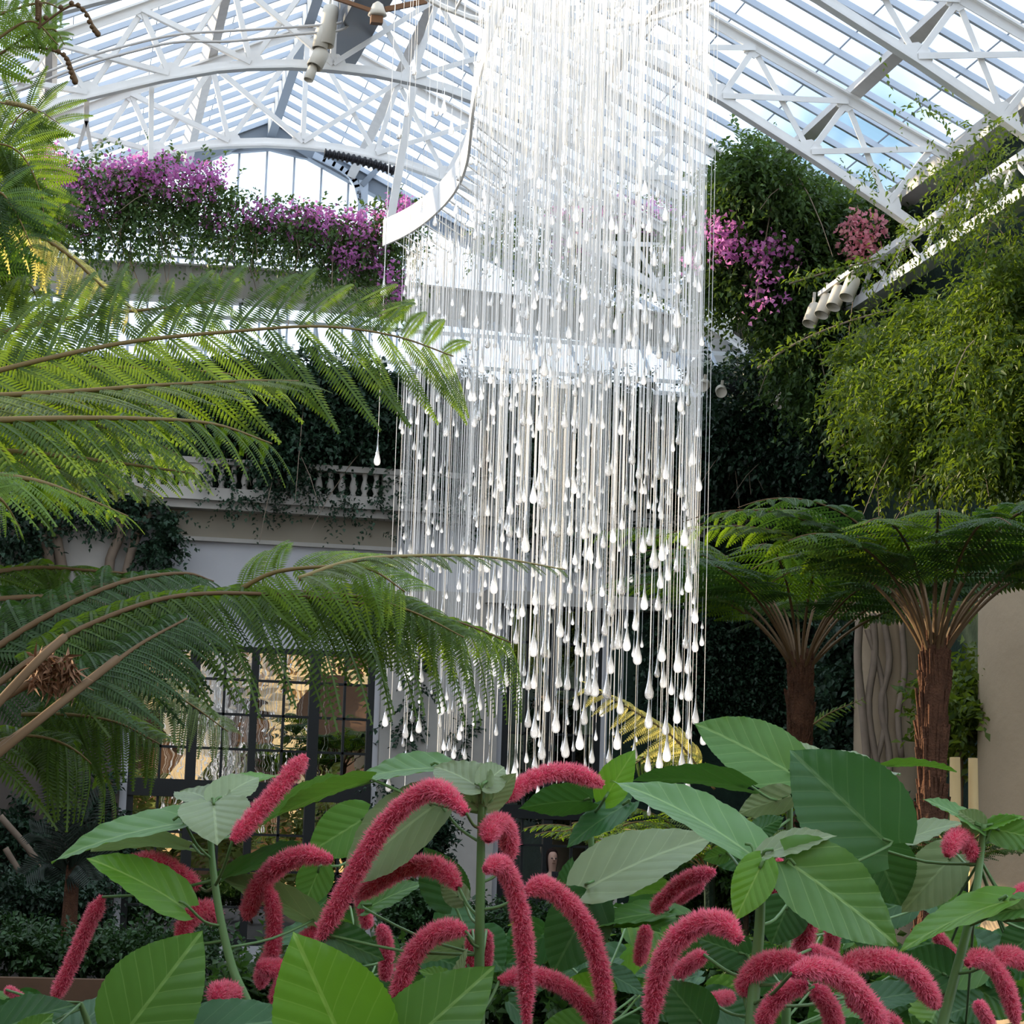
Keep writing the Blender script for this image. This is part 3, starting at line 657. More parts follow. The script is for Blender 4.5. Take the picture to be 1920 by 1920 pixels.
vt('foliage', sprays([(1620, 430, 36, 40, 32.1, .2, 1)], 45, 10, .08, rng, .5, .5, .3), M['bougleaf'], pb)

# dark ivy on the far facade
def ivy(label, blobs, n, size=.085, seed=1, m='ivy', droop=.4, name='ivy', cat='ivy', stems=0):
    rng = np.random.default_rng(seed); t = plant(name, label, cat, onY(blobs[0][0], blobs[0][1], blobs[0][4]))
    vt('foliage', sprays(blobs, n, 12, size, rng, .6, droop, .4, .7), M[m], t)
    if stems: strands(stems, blobs, rng, .007, 1.0).build('stems', M['vinewood'], t)
    return t
ivy('dark ivy hedge over the balustrade and tall window', [(430, 760, 90, 75, 36.7, .35, 3), (560, 780, 100, 75, 36.7, .35, 3), (690, 770, 90, 75, 36.7, .35, 3), (560, 700, 190, 28, 36.5, .3, 2), (520, 860, 40, 12, 36.4, .1, .4)], 2300, .085, 41, stems=30)
ivy('dark ivy on the upper wall behind the hanging glass', [(820, 780, 110, 90, 36.8, .3, 3), (980, 800, 110, 90, 36.8, .3, 3), (1150, 800, 120, 100, 36.8, .3, 3), (900, 900, 180, 50, 36.7, .2, 2), (1100, 960, 160, 70, 36.8, .2, 2)], 2400, .085, 42)
ivy('dark ivy curtain on the far wall right of the dark door', [(1290, 1200, 70, 160, 36.8, .15, 3), (1400, 1200, 80, 170, 36.8, .15, 3), (1480, 1250, 60, 160, 36.8, .15, 2), (1250, 1000, 60, 120, 36.8, .2, 2), (1360, 960, 90, 120, 36.8, .25, 3), (1470, 950, 80, 120, 36.6, .3, 3)], 2800, .075, 43)
ivy('dark ivy shelf under the right end of the riveted beam', [(1370, 830, 90, 70, 36.0, .5, 3), (1470, 830, 70, 80, 35.5, .5, 3), (1400, 790, 90, 18, 35.8, .4, 1.5), (1560, 820, 60, 90, 34.5, .5, 2), (1510, 720, 45, 50, 35.5, .5, 1.5)], 1900, .09, 44, stems=20)
ivy('ivy tendrils hanging over the edges of the black hollow', [(1330, 700, 26, 14, 35.0, .15, 1), (1400, 690, 60, 8, 35.3, .15, 1.5), (1465, 720, 18, 36, 35.0, .2, 2), (1390, 765, 80, 10, 35.2, .2, 2), (1440, 690, 30, 14, 35.0, .2, 1.4)], 260, .08, 48)
ivy('dark ivy on the side wall between the two tree fern trunks', [(1570, 1290, 40, 150, 28.6, .2, 2), (1600, 1220, 30, 80, 28.4, .2, 1), (1550, 1420, 40, 60, 28.6, .2, 1)], 420, .09, 49)
ivy('dark climber patches on the lower wall left of the tall window', [(40, 1560, 40, 60, 36.6, .15, 2), (170, 1500, 30, 60, 36.6, .15, 1), (215, 1600, 16, 70, 36.5, .1, 1), (80, 1660, 60, 30, 36.5, .2, 2)], 330, .09, 50)
ivy('small leaved ivy trailing over the balustrade and cornice', [(545, 895, 40, 22, 36.45, .1, 2), (640, 935, 80, 14, 36.5, .08, 2), (470, 935, 90, 10, 36.5, .08, 1.2), (400, 885, 40, 12, 36.5, .1, 1), (720, 960, 14, 50, 36.5, .08, .8)], 130, .06, 45)
ivy('ivy with pale aerial roots on the wall left of the grey panel', [(40, 1000, 40, 60, 36.6, .2, 2), (150, 940, 90, 30, 36.6, .2, 2), (300, 1000, 28, 55, 36.6, .2, 2), (230, 930, 80, 25, 36.6, .2, 1), (60, 930, 50, 30, 36.6, .2, 1)], 420, .085, 46)
ivy('ivy creeping down the pale pilaster right of the tall window', [(775, 1290, 14, 90, 36.75, .06, 2), (760, 1360, 40, 14, 36.75, .05, 1), (730, 1480, 14, 40, 36.75, .05, 1), (870, 1390, 14, 24, 36.7, .08, 1), (780, 1230, 10, 40, 36.75, .05, 1)], 75, .075, 47)
# bare twisting stems
def stems(label, lines, Y, r, group=None, name='bare_liana'):
    for k, (ln, lb) in enumerate(zip(lines, label)):
        o = MB().tube(smooth_line([onY(x, y, Y) for x, y in ln], 14), r*(1-.08*k), 7).build(name, M['vinewood'], None, True); tag(o, lb, 'vine stem', group)
stems(['thick pale aerial root at far left of the facade', 'pale aerial root second from the left on the facade', 'pale aerial root near the grey panel', 'slanting thin root leaning to the grey panel'],
      [[(85, 930), (75, 980), (92, 1060), (80, 1160)], [(115, 940), (105, 1000), (118, 1080), (110, 1200)], [(215, 945), (225, 1000), (205, 1060), (215, 1160)], [(280, 960), (255, 1010), (240, 1060), (228, 1120)]], 36.7, .09)
stems(['leftmost bare climber stem on the pale wall between the tree ferns', 'second bare climber stem between the tree ferns', 'twisting bare climber stem crossing its neighbours between the tree ferns', 'rightmost bare climber stem between the tree ferns', 'thin looping climber stem between the tree ferns'],
      [[(1612, 1150), (1608, 1240), (1618, 1340), (1630, 1480)], [(1636, 1150), (1640, 1230), (1628, 1330), (1650, 1470)], [(1655, 1150), (1668, 1240), (1652, 1320), (1668, 1420), (1662, 1500)], [(1690, 1160), (1696, 1260), (1684, 1340), (1690, 1420)], [(1625, 1180), (1650, 1260), (1660, 1350), (1640, 1440)]], 27.4, .05)
pw = onY(1668, 1300, 27.9); o = MB().lathe([(.55, 0), (.42, .15), (.42, 4.6), (.48, 4.7)], (pw.x, 27.9, 0), 28).build('stone_pier', M['column'], None, True); tag(o, 'pale stone pier wrapped in bare climber stems behind the tree ferns', 'pier')
stems(['crossing pale vine stems low on the left wall', 'thin vine stem rising on the left wall'], [[(0, 1530), (60, 1600), (110, 1680)], [(10, 1590), (50, 1660), (70, 1720)]], 35.5, .05)
# black shape standing in for the shaded recess under the beam, with floodlights
dr = MB().lathe([(.01, -.3), (.4, -.27), (.55, -.1), (.56, .15), (.5, .2), (.01, .2)], (0, 0, 0), 28, (0, -1, 0)).build('hollow_shade', M['dark'], None, True); dr.location = onY(1395, 722, 36.2); dr.scale = (1.25, 1, .5); tag(dr, 'black shape standing for the shaded hollow under the beam end, with small floodlights', 'canopy')
for x, y, d, lb in [(1352, 733, (-.2, -1, -.5), 'small white floodlight in the middle of the black hollow'), (1320, 722, (-.6, -1, -.6), 'small white floodlight at the left edge of the black hollow'), (1463, 752, (-.5, -.5, -1), 'small cream floodlight at the right edge of the black hollow')]:
    spot(onY(x, y, 34.6), d, .17, .085, lb, 'floodlights by the black hollow', 'floodlight')

# sunlit climbers on the right
def clumps(blobs, k, r, rng):
    """many small hanging clumps inside the given ellipses, so that dark gaps stay between them"""
    out = []; w = np.array([b[6] for b in blobs], float); w /= w.sum()
    for i in rng.choice(len(blobs), k, p=w):
        b = blobs[i]; q = unit(rng.normal(size=3))*rng.random()**.4; rr_ = r*(.6+.8*rng.random()); Y = b[4]+q[1]*b[5]
        out.append((b[0]+q[0]*b[2], b[1]+q[2]*b[3], rr_/Y*FPX*1.25, rr_/Y*FPX*.8, Y, rr_, rr_**2))
    return out
def climber(label, blobs, n, size, seed, per=14, ln=.7, m='vine', droop=.6, stems_=40, k=0):
    rng = np.random.default_rng(seed)
    if k: blobs = clumps(blobs, k, .22, rng)
    t = plant('climber', label, 'climbing plant', onY(blobs[0][0], blobs[0][1], blobs[0][4]))
    vt('foliage', sprays(blobs, n, per, size, rng, .55, droop, ln, .42, .8), M[m], t)
    if stems_: strands(stems_//2, blobs, rng, .006, .9).build('stems', M['vinewood'], t)
    return t
climber('huge green climber cascading down the right wall under the girder',
        [(1680, 660, 70, 40, 28, .6, 4), (1770, 600, 80, 40, 27, .7, 5), (1880, 520, 70, 60, 25.5, .7, 5), (1700, 720, 90, 50, 27, .8, 5), (1800, 690, 110, 70, 26, .9, 6), (1900, 680, 60, 110, 25, .9, 6), (1640, 760, 60, 40, 27.5, .7, 3), (1740, 790, 100, 50, 26.5, .8, 5),
         (1860, 820, 90, 60, 25, .8, 5), (1620, 700, 30, 30, 28, .5, 1.5), (1690, 850, 70, 35, 27, .7, 2)], 4400, .085, 51, 13, .42, 'vine', .7, 40, 230)
climber('thin climber sprays dangling from the girder and roof at top right', [(1800, 330, 30, 60, 26, .4, 2), (1840, 280, 40, 60, 25.5, .4, 2), (1890, 330, 40, 60, 25, .4, 2), (1770, 410, 50, 20, 27, .3, 2), (1690, 460, 50, 20, 28.5, .3, 1.2), (1870, 400, 50, 40, 25, .4, 2.5), (1600, 90, 60, 25, 28, .4, .2), (1720, 190, 60, 40, 27, .4, .4), (1640, 330, 14, 60, 29, .2, .5), (1620, 520, 30, 12, 30.0, .2, .5)], 250, .08, 52, 10, .5, 'vine', .6, 20)
climber('green climber reaching up to the roof right of the glass rain', [(1410, 310, 26, 30, 33.6, .4, 2), (1440, 335, 50, 22, 33.6, .4, 2), (1530, 360, 60, 22, 33.6, .4, 3), (1480, 345, 80, 18, 33.6, .4, 2), (1435, 265, 18, 16, 33, .3, .5), (1600, 385, 40, 18, 33.4, .3, 1.2), (1380, 345, 30, 24, 33.6, .3, 1)], 420, .085, 53, 12, .42, 'bougleaf', .7, 20)
for k, (ln, lb) in enumerate([([(1420, 690), (1500, 640), (1600, 600), (1720, 570)], 'long arching climber shoot reaching left across the dark hollow'), ([(1480, 532), (1560, 508), (1650, 486)], 'leafy shoot arching beside the spotlights'), ([(1560, 850), (1620, 810), (1690, 790)], 'low climber shoot hanging above the tree fern')]):
    L = smooth_line([onY(x, y, 27.5) for x, y in ln], 40); t = plant('climber_shoot', lb, 'climbing plant', L[0]); rng = np.random.default_rng(60+k)
    MB().tube(L, .012, 5).build('stem', M['vinewood'], t)
    P = np.array([tuple(p) for p in L]); P = np.repeat(P, 5, 0) + rng.normal(size=(200, 3))*.05
    vt('foliage', blades(P, rng.normal(size=(200, 3)) + np.array([0, 0, -.5]), rng.normal(size=(200, 3))*.4 + np.array([0, -.3, 1]), .09*(.6+.8*rng.random(200)), np.full(200, .04)), M['vine'], t)

# ---------------------------------------------------------------- tree ferns
def tree_fern(label, base_px, top_px, Y, r, n, flen, seed, m='ferndark', m2='fern', az0=0, lift=(.75, 1.15), spread=.9):
    rng = np.random.default_rng(seed)
    top = onY(*top_px, Y); b = Vector((onY(*base_px, Y).x, Y, 0)); t = plant('tree_fern', label, 'tree fern', b)
    pts = [b, b.lerp(top, .35), b.lerp(top, .7), top, top+Vector((0, 0, .12))]
    tk = MB().tube(smooth_line(pts, 16), [r*(1.15+.12*math.sin(k*2.1)) for k in range(15)]+[r*.9], 14).build('trunk', M['bark'], t, True)
    fb = MB()                                                          # shaggy old leaf bases on the trunk
    for k in range(420):
        f = rng.random()**.8; p = b.lerp(top, f); a = rng.random()*2*pi; o = Vector((cos(a), sin(a), 0)); q = Vector((-o.y, o.x, 0))*(.02*rng.normal())
        fb.bar(p+o*r*1.02, p+o*r*(1.12+.42*rng.random()**2)+q+Vector((0, 0, .14+.20*rng.random())), .020, .012)
    fb.build('old_leaf_bases', M['bark'], tk)
    for k in range(n):
        a = az0 + 2*pi*(k+.35*rng.random())/n; L = flen*(.8+.35*rng.random()); e = lift[0] + (lift[1]-lift[0])*((k*7) % n)/n
        h = Vector((cos(a), sin(a), 0)); z = Vector((0, 0, 1)); p = top + h*r*.6
        pts = [p]; steps = 12
        for s in range(steps):
            q = (s+.5)/steps; ang = e*(1-q*1.15)*1.15 - .22*q
            pts.append(pts[-1] + (h*cos(ang) + z*sin(ang))*(L/steps))
        line = smooth_line(pts, 26); side = h.cross(z)
        def Nn(tq, side=side, pts=line):
            i = int(min(tq, .96)*25); T = (pts[i+1]-pts[i]).normalized(); return tuple(side.cross(T))
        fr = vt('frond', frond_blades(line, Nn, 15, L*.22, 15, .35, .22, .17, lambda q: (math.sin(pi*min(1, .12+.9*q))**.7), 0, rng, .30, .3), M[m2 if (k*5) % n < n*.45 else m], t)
        MB().tube(line, [.017*(1-.8*i/25) for i in range(26)], 5).build('stalk', M['petiole'], fr)
    return t
tree_fern('tree fern nearer the glass rain, with slim brown trunk', (1503, 1420), (1500, 1262), 21, .095, 19, 2.5, 71, az0=.2, lift=(.75, 1.3))
tree_fern('dark tree fern with shaggy rust brown trunk beside the tan column', (1742, 1560), (1752, 1240), 16.5, .082, 22, 2.3, 72, az0=.0, lift=(.95, 1.36))

def line_frond(root, px, n_pin, plen, nl, m, tau=55, slant=.5, droop=.25, r=.008, lw=.15, start=.05, seed=1, prof=None, stalk='rachis', curl=.3, two=True, side=0.0, name='frond'):
    """one frond along picture points (x, y, distance); tau = how far its face is turned to the viewer from facing up"""
    rng = np.random.default_rng(seed); L = smooth_line([at(*p) for p in px], 40)
    def Nn(q):
        i = int(min(q, .97)*39); v = (EYE-L[i]).normalized(); return tuple(Vector((0, 0, 1))*cos(radians(tau)) + v*sin(radians(tau)) + RT*side)
    fr = vt(name, frond_blades(L, Nn, n_pin, plen, nl, slant, droop, lw, prof, 0, rng, start, curl, two), M[m], root)
    MB().tube(L, [r*(1-.75*i/39) for i in range(40)], 6).build('stalk', M[stalk], fr, True)
    return fr
# big tree fern on the left, its trunk just outside the frame
lf = plant('tree_fern', 'big tree fern in the left foreground, its arching fronds crossing the picture', 'tree fern', (-.95, 6.6, 0))
MB().tube([(-.95, 6.6, 0), (-.96, 6.65, 1.0), (-.93, 6.7, 1.75)], [.11, .09, .10], 14).build('trunk', M['bark'], lf, True)
late = lambda q: (math.sin(pi*min(1, .2+.82*q))**.6)
taper = lambda q: (1-q*.75)
F = line_frond
# upper wide frond with long pinnae
F(lf, [(-80, 715, 6.4), (90, 672, 6.5), (250, 640, 6.6), (430, 622, 6.7), (600, 612, 6.8), (740, 630, 6.9), (850, 668, 7.0)], 17, .40, 40, 'fern', 58, .62, .22, .0078, .155, .02, 81, lambda q: 1.0-.55*q**2)
F(lf, [(-80, 640, 6.9), (60, 610, 7.0), (180, 590, 7.1), (330, 575, 7.2), (420, 560, 7.3)], 12, .30, 30, 'fern', 55, .5, .25, .009, .15, .0, 82, lambda q: 1-.5*q)
# flat fronds seen edge on
F(lf, [(-80, 745, 6.2), (120, 735, 6.3), (300, 722, 6.4), (460, 714, 6.5), (560, 714, 6.6)], 16, .32, 26, 'fernpale', 12, .55, .16, .008, .15, .0, 83, lambda q: 1-.7*q)
F(lf, [(-80, 790, 5.9), (100, 785, 6.0), (260, 785, 6.1), (400, 795, 6.2), (510, 832, 6.3)], 17, .28, 26, 'fern', 26, .5, .45, .009, .15, .0, 84, lambda q: 1-.62*q)
F(lf, [(-80, 770, 6.6), (90, 760, 6.7), (230, 756, 6.8), (360, 768, 6.9)], 14, .34, 28, 'fernpale', 18, .5, .25, .008, .14, .0, 85, taper)
F(lf, [(-80, 840, 5.9), (80, 852, 6.0), (220, 868, 6.1), (365, 888, 6.2)], 16, .27, 26, 'fernlight', 24, .5, .28, .009, .15, .0, 86, taper)
F(lf, [(-80, 880, 5.6), (60, 900, 5.7), (150, 930, 5.8), (240, 968, 5.9)], 14, .22, 24, 'fernlight', 20, .5, .3, .008, .15, .0, 87, taper)
F(lf, [(-80, 820, 6.9), (90, 815, 7), (220, 820, 7.1), (330, 850, 7.2)], 14, .30, 26, 'fern', 30, .5, .35, .008, .15, .0, 88, taper)
F(lf, [(-80, 700, 7.3), (80, 690, 7.4), (260, 690, 7.5), (420, 700, 7.6), (520, 722, 7.7)], 18, .34, 30, 'fernlight', 24, .55, .3, .007, .16, .0, 118, taper)
F(lf, [(-80, 800, 6.5), (60, 790, 6.6), (190, 800, 6.7), (300, 835, 6.8), (370, 880, 6.9)], 18, .28, 28, 'fernlight', 22, .55, .4, .007, .16, .0, 119, taper)
F(lf, [(-80, 860, 6.2), (60, 870, 6.3), (190, 890, 6.4), (290, 925, 6.5)], 16, .24, 26, 'fernpale', 12, .55, .3, .007, .15, .0, 120, taper)
F(lf, [(-60, 905, 5.3), (0, 935, 5.3), (38, 990, 5.4)], 8, .12, 16, 'fernlight', 50, .4, .2, .006, .2, .0, 89, taper)
# the sunlit drooping frond and the upright fronds at the edge
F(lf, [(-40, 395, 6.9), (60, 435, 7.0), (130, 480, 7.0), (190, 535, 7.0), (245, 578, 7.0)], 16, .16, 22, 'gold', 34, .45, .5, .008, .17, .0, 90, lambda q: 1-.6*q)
F(lf, [(-60, 545, 7.3), (-20, 440, 7.3), (10, 330, 7.3), (22, 240, 7.3), (60, 205, 7.3), (112, 232, 7.3)], 15, .24, 24, 'fern', 68, .3, .2, .005, .16, .02, 91, lambda q: 1-.5*q)
F(lf, [(-70, 430, 6.8), (-10, 360, 6.8), (30, 400, 6.8), (62, 470, 6.8)], 12, .22, 22, 'ferndark', 62, .3, .3, .005, .16, .0, 92, taper)
F(lf, [(-70, 560, 7.2), (0, 520, 7.2), (60, 540, 7.2), (80, 620, 7.2)], 12, .2, 22, 'fern', 55, .3, .3, .005, .16, .0, 93, taper)
F(lf, [(-60, 300, 7.0), (-10, 270, 7.0), (40, 290, 7.0), (75, 360, 7.0), (85, 440, 7.0)], 18, .2, 24, 'fern', 66, .35, .3, .004, .17, .0, 191, lambda q: 1-.5*q)
F(lf, [(-60, 520, 7.1), (-20, 440, 7.1), (20, 380, 7.1), (70, 365, 7.1), (100, 400, 7.1)], 16, .2, 24, 'ferndark', 66, .35, .3, .004, .17, .0, 192, lambda q: 1-.5*q)
F(lf, [(-60, 480, 7.4), (0, 440, 7.4), (50, 450, 7.4), (90, 500, 7.4)], 14, .18, 22, 'ferndark', 60, .4, .3, .004, .17, .0, 193, taper)
# small light sprays and curled croziers at the top left corner
F(lf, [(-60, 120, 5.6), (0, 70, 5.6), (60, 40, 5.6), (110, 85, 5.6)], 12, .13, 18, 'fernlight', 60, .4, .2, .005, .15, .0, 94, taper)
F(lf, [(-40, 40, 5.8), (20, 20, 5.8), (80, 5, 5.8), (120, 20, 5.8)], 10, .12, 18, 'fernlight', 60, .4, .2, .005, .15, .0, 95, taper)
F(lf, [(60, 60, 5.7), (100, 55, 5.7), (122, 85, 5.7)], 7, .07, 14, 'fernlight', 60, .4, .2, .004, .15, .0, 96, taper)
for k, (ln, hd) in enumerate([([(-20, 115), (60, 60), (130, 12), (160, 22), (175, 50), (186, 68)], .0065), ([(30, 88), (80, 90), (122, 105), (135, 130), (142, 158)], .007), ([(74, 55), (76, 25), (75, 4)], .0065), ([(-10, 190), (40, 200), (70, 208)], .006)]):
    cz = MB(); L = smooth_line([at(x, y, 5.6) for x, y in ln], 26); cz.tube(L, [.0030]*20+[.004, .005, .006, hd, hd*1.1, hd*.7], 6)
    for i in range(7, 25, 2): cz.lathe([(.001, -.006), (.006, -.002), (.006, .003), (.001, .007)], L[i]+Vector((.006*(-1)**i, 0, .004)), 6)
    cz.build('crozier', M['drystalk'] if k == 3 else M['petiole'], lf, True)
# lower dark frond reaching into the glass rain
lf2 = plant('tree_fern', 'lower tree fern at left with bronze stalks, its dark fronds hanging before the tall window', 'tree fern', (-.75, 4.9, 0))
MB().tube([(-.75, 4.9, 0), (-.76, 4.95, .9), (-.74, 5.0, 1.45)], [.10, .085, .09], 14).build('trunk', M['bark'], lf2, True)
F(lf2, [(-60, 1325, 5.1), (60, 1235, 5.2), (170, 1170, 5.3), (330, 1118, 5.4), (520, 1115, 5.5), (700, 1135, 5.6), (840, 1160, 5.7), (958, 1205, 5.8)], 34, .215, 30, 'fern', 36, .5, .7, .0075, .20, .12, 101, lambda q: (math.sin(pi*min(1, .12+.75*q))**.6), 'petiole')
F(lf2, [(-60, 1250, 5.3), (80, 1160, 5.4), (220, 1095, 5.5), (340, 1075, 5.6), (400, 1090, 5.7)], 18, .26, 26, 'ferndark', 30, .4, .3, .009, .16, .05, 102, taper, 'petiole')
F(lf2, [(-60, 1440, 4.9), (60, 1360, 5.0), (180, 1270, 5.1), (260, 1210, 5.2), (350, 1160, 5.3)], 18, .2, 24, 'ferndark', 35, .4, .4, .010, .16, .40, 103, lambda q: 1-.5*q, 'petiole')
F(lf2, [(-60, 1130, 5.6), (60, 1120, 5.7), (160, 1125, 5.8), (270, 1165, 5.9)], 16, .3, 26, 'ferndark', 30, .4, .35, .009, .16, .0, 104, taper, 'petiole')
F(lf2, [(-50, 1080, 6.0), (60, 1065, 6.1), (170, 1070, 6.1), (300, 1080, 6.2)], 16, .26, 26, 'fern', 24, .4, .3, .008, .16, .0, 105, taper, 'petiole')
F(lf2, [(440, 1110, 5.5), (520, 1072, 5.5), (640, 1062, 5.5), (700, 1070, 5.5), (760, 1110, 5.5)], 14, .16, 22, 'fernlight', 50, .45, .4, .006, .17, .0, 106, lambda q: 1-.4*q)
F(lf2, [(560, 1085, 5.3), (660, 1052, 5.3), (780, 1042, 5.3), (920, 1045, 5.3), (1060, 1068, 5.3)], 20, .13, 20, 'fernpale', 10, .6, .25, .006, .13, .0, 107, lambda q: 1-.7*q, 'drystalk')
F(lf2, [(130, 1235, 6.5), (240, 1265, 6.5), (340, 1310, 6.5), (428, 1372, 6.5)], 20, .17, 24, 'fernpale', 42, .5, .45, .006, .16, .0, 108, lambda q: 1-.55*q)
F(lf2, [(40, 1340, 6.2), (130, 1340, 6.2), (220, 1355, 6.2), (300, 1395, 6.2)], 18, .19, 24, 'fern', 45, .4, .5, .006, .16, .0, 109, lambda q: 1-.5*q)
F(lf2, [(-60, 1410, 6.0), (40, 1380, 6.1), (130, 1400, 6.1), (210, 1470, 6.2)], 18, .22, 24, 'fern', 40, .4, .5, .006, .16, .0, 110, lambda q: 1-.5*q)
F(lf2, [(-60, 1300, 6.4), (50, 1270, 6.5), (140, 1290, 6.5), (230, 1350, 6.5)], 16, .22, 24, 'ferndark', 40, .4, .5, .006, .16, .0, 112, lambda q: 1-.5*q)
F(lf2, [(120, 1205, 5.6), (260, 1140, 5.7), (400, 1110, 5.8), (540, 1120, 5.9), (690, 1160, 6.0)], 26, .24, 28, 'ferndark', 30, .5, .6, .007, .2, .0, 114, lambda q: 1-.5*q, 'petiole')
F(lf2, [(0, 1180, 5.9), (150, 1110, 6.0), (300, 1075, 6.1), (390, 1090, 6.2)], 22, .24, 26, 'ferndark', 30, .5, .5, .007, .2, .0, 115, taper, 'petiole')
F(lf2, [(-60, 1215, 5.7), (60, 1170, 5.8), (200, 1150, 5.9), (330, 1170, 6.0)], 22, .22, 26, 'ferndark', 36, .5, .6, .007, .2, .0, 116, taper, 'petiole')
F(lf2, [(560, 1110, 5.6), (680, 1120, 5.6), (780, 1150, 5.6), (870, 1195, 5.6)], 18, .17, 24, 'fern', 45, .5, .5, .005, .19, .0, 117, lambda q: 1-.5*q)
for k, px in enumerate([[(-60, 1380, 4.8), (60, 1250, 4.9), (120, 1195, 5.0)], [(-60, 1460, 4.8), (80, 1345, 4.9), (220, 1235, 5.1)], [(-60, 1350, 5.0), (30, 1295, 5.0), (110, 1252, 5.1)]]):
    MB().tube(smooth_line([at(*p) for p in px], 14), .0092, 7).build('stalk', M['petiole'], lf2, True)
dg = plant('dead_frond_tuft', 'withered rust coloured leaf tuft among the bronze fern stalks', 'dead leaves', at(110, 1260, 5.0)); rng = np.random.default_rng(113)
P = np.array([tuple(at(60+rng.random()*80, 1225+rng.random()*60, 5.0)) for k in range(220)])
vt('leaves', blades(P, rng.normal(size=(220, 3))+np.array([0, 0, -1.]), rng.normal(size=(220, 3)), .035*(.5+rng.random(220)), np.full(220, .008)), M['rust'], dg)

# ---------------------------------------------------------------- understory
def ground_fern(label, c, Y, n, flen, seed, m='fern', lift=(.4, 1.0), name='ground_fern', az=None):
    rng = np.random.default_rng(seed); p0 = onY(*c, Y); t = plant(name, label, 'fern', Vector((p0.x, Y, 0)))
    top = Vector((p0.x, Y, p0.z)); MB().tube([(p0.x, Y, 0), (p0.x+.02, Y, p0.z*.5), top], [.05, .04, .05], 8).build('stem', M['ivyback'], t)
    for k in range(n):
        a = 2*pi*(k+.4*rng.random())/n if az is None else az[k]; L = flen*(.75+.4*rng.random()); e = lift[0]+(lift[1]-lift[0])*rng.random()
        h = Vector((cos(a), sin(a), 0)); z = Vector((0, 0, 1)); pts = [top]
        for s in range(9):
            q = (s+.5)/9; an = e*(1-1.3*q); pts.append(pts[-1]+(h*cos(an)+z*sin(an))*(L/9))
        line = smooth_line(pts, 20); side = h.cross(z)
        fr = vt('frond', frond_blades(line, tuple(z), 14, L*.2, 11, .4, .25, .18, None, 0, rng, .12, .3), M[m], t)
        MB().tube(line, .007, 5).build('stalk', M['rachis'], fr)
    return t
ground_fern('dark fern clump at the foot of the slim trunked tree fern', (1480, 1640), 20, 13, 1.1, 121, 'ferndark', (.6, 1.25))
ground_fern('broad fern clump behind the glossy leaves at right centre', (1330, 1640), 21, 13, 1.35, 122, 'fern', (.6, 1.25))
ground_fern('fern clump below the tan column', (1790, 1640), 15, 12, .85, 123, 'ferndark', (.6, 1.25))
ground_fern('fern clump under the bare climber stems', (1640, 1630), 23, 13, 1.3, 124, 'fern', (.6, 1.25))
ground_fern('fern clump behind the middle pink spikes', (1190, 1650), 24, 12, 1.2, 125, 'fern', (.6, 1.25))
sf = plant('sunlit_fern', 'yellow sunlit fern frond hanging behind the lowest glass drops', 'fern', at(1330, 1470, 18.3)); 
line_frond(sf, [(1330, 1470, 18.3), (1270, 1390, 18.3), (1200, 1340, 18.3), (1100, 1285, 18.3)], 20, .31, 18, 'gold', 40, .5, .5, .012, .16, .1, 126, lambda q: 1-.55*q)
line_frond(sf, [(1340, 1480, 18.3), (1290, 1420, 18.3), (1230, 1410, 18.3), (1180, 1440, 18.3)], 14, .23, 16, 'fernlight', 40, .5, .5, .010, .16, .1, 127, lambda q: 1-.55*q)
sf2 = plant('sunlit_fern', 'small bright green frond tip beside the slim brown trunk', 'fern', at(1530, 1350, 19))
line_frond(sf2, [(1525, 1358, 19), (1560, 1335, 19), (1620, 1310, 19)], 12, .10, 12, 'fernlight', 45, .6, .3, .008, .16, .0, 128, lambda q: 1-.6*q)
# dark palm at left
pm = plant('palm', 'dark spiky palm standing left of the tall window', 'palm', Vector((onY(130, 1700, 31).x, 31, 0))); rng = np.random.default_rng(131)
MB().tube([pm.location, pm.location+Vector((.02, 0, 1.6))], [.12, .08], 10).build('trunk', M['bark'], pm)
for k, (tx, ty) in enumerate([(205, 1470), (150, 1440), (95, 1475), (60, 1560), (190, 1560), (215, 1620), (120, 1520), (50, 1640), (170, 1650)]):
    a = onY(125, 1640, 31); b = onY(tx, ty, 31-.5*(k % 3)); L = smooth_line([a, a.lerp(b, .5)+Vector((0, 0, .15)), b], 24)
    P = np.array([tuple(p) for p in L]); T = unit(np.gradient(P, axis=0)); Nv = np.tile(np.array([0, -1., .3]), (24, 1)); Q = unit(np.cross(T, Nv))
    fr = vt('frond', [blades(P, Q*s+T*.8, Nv, .34*(1-.5*np.arange(24)/24), np.full(24, .03)) for s in (1, -1)], M['palm'], pm)
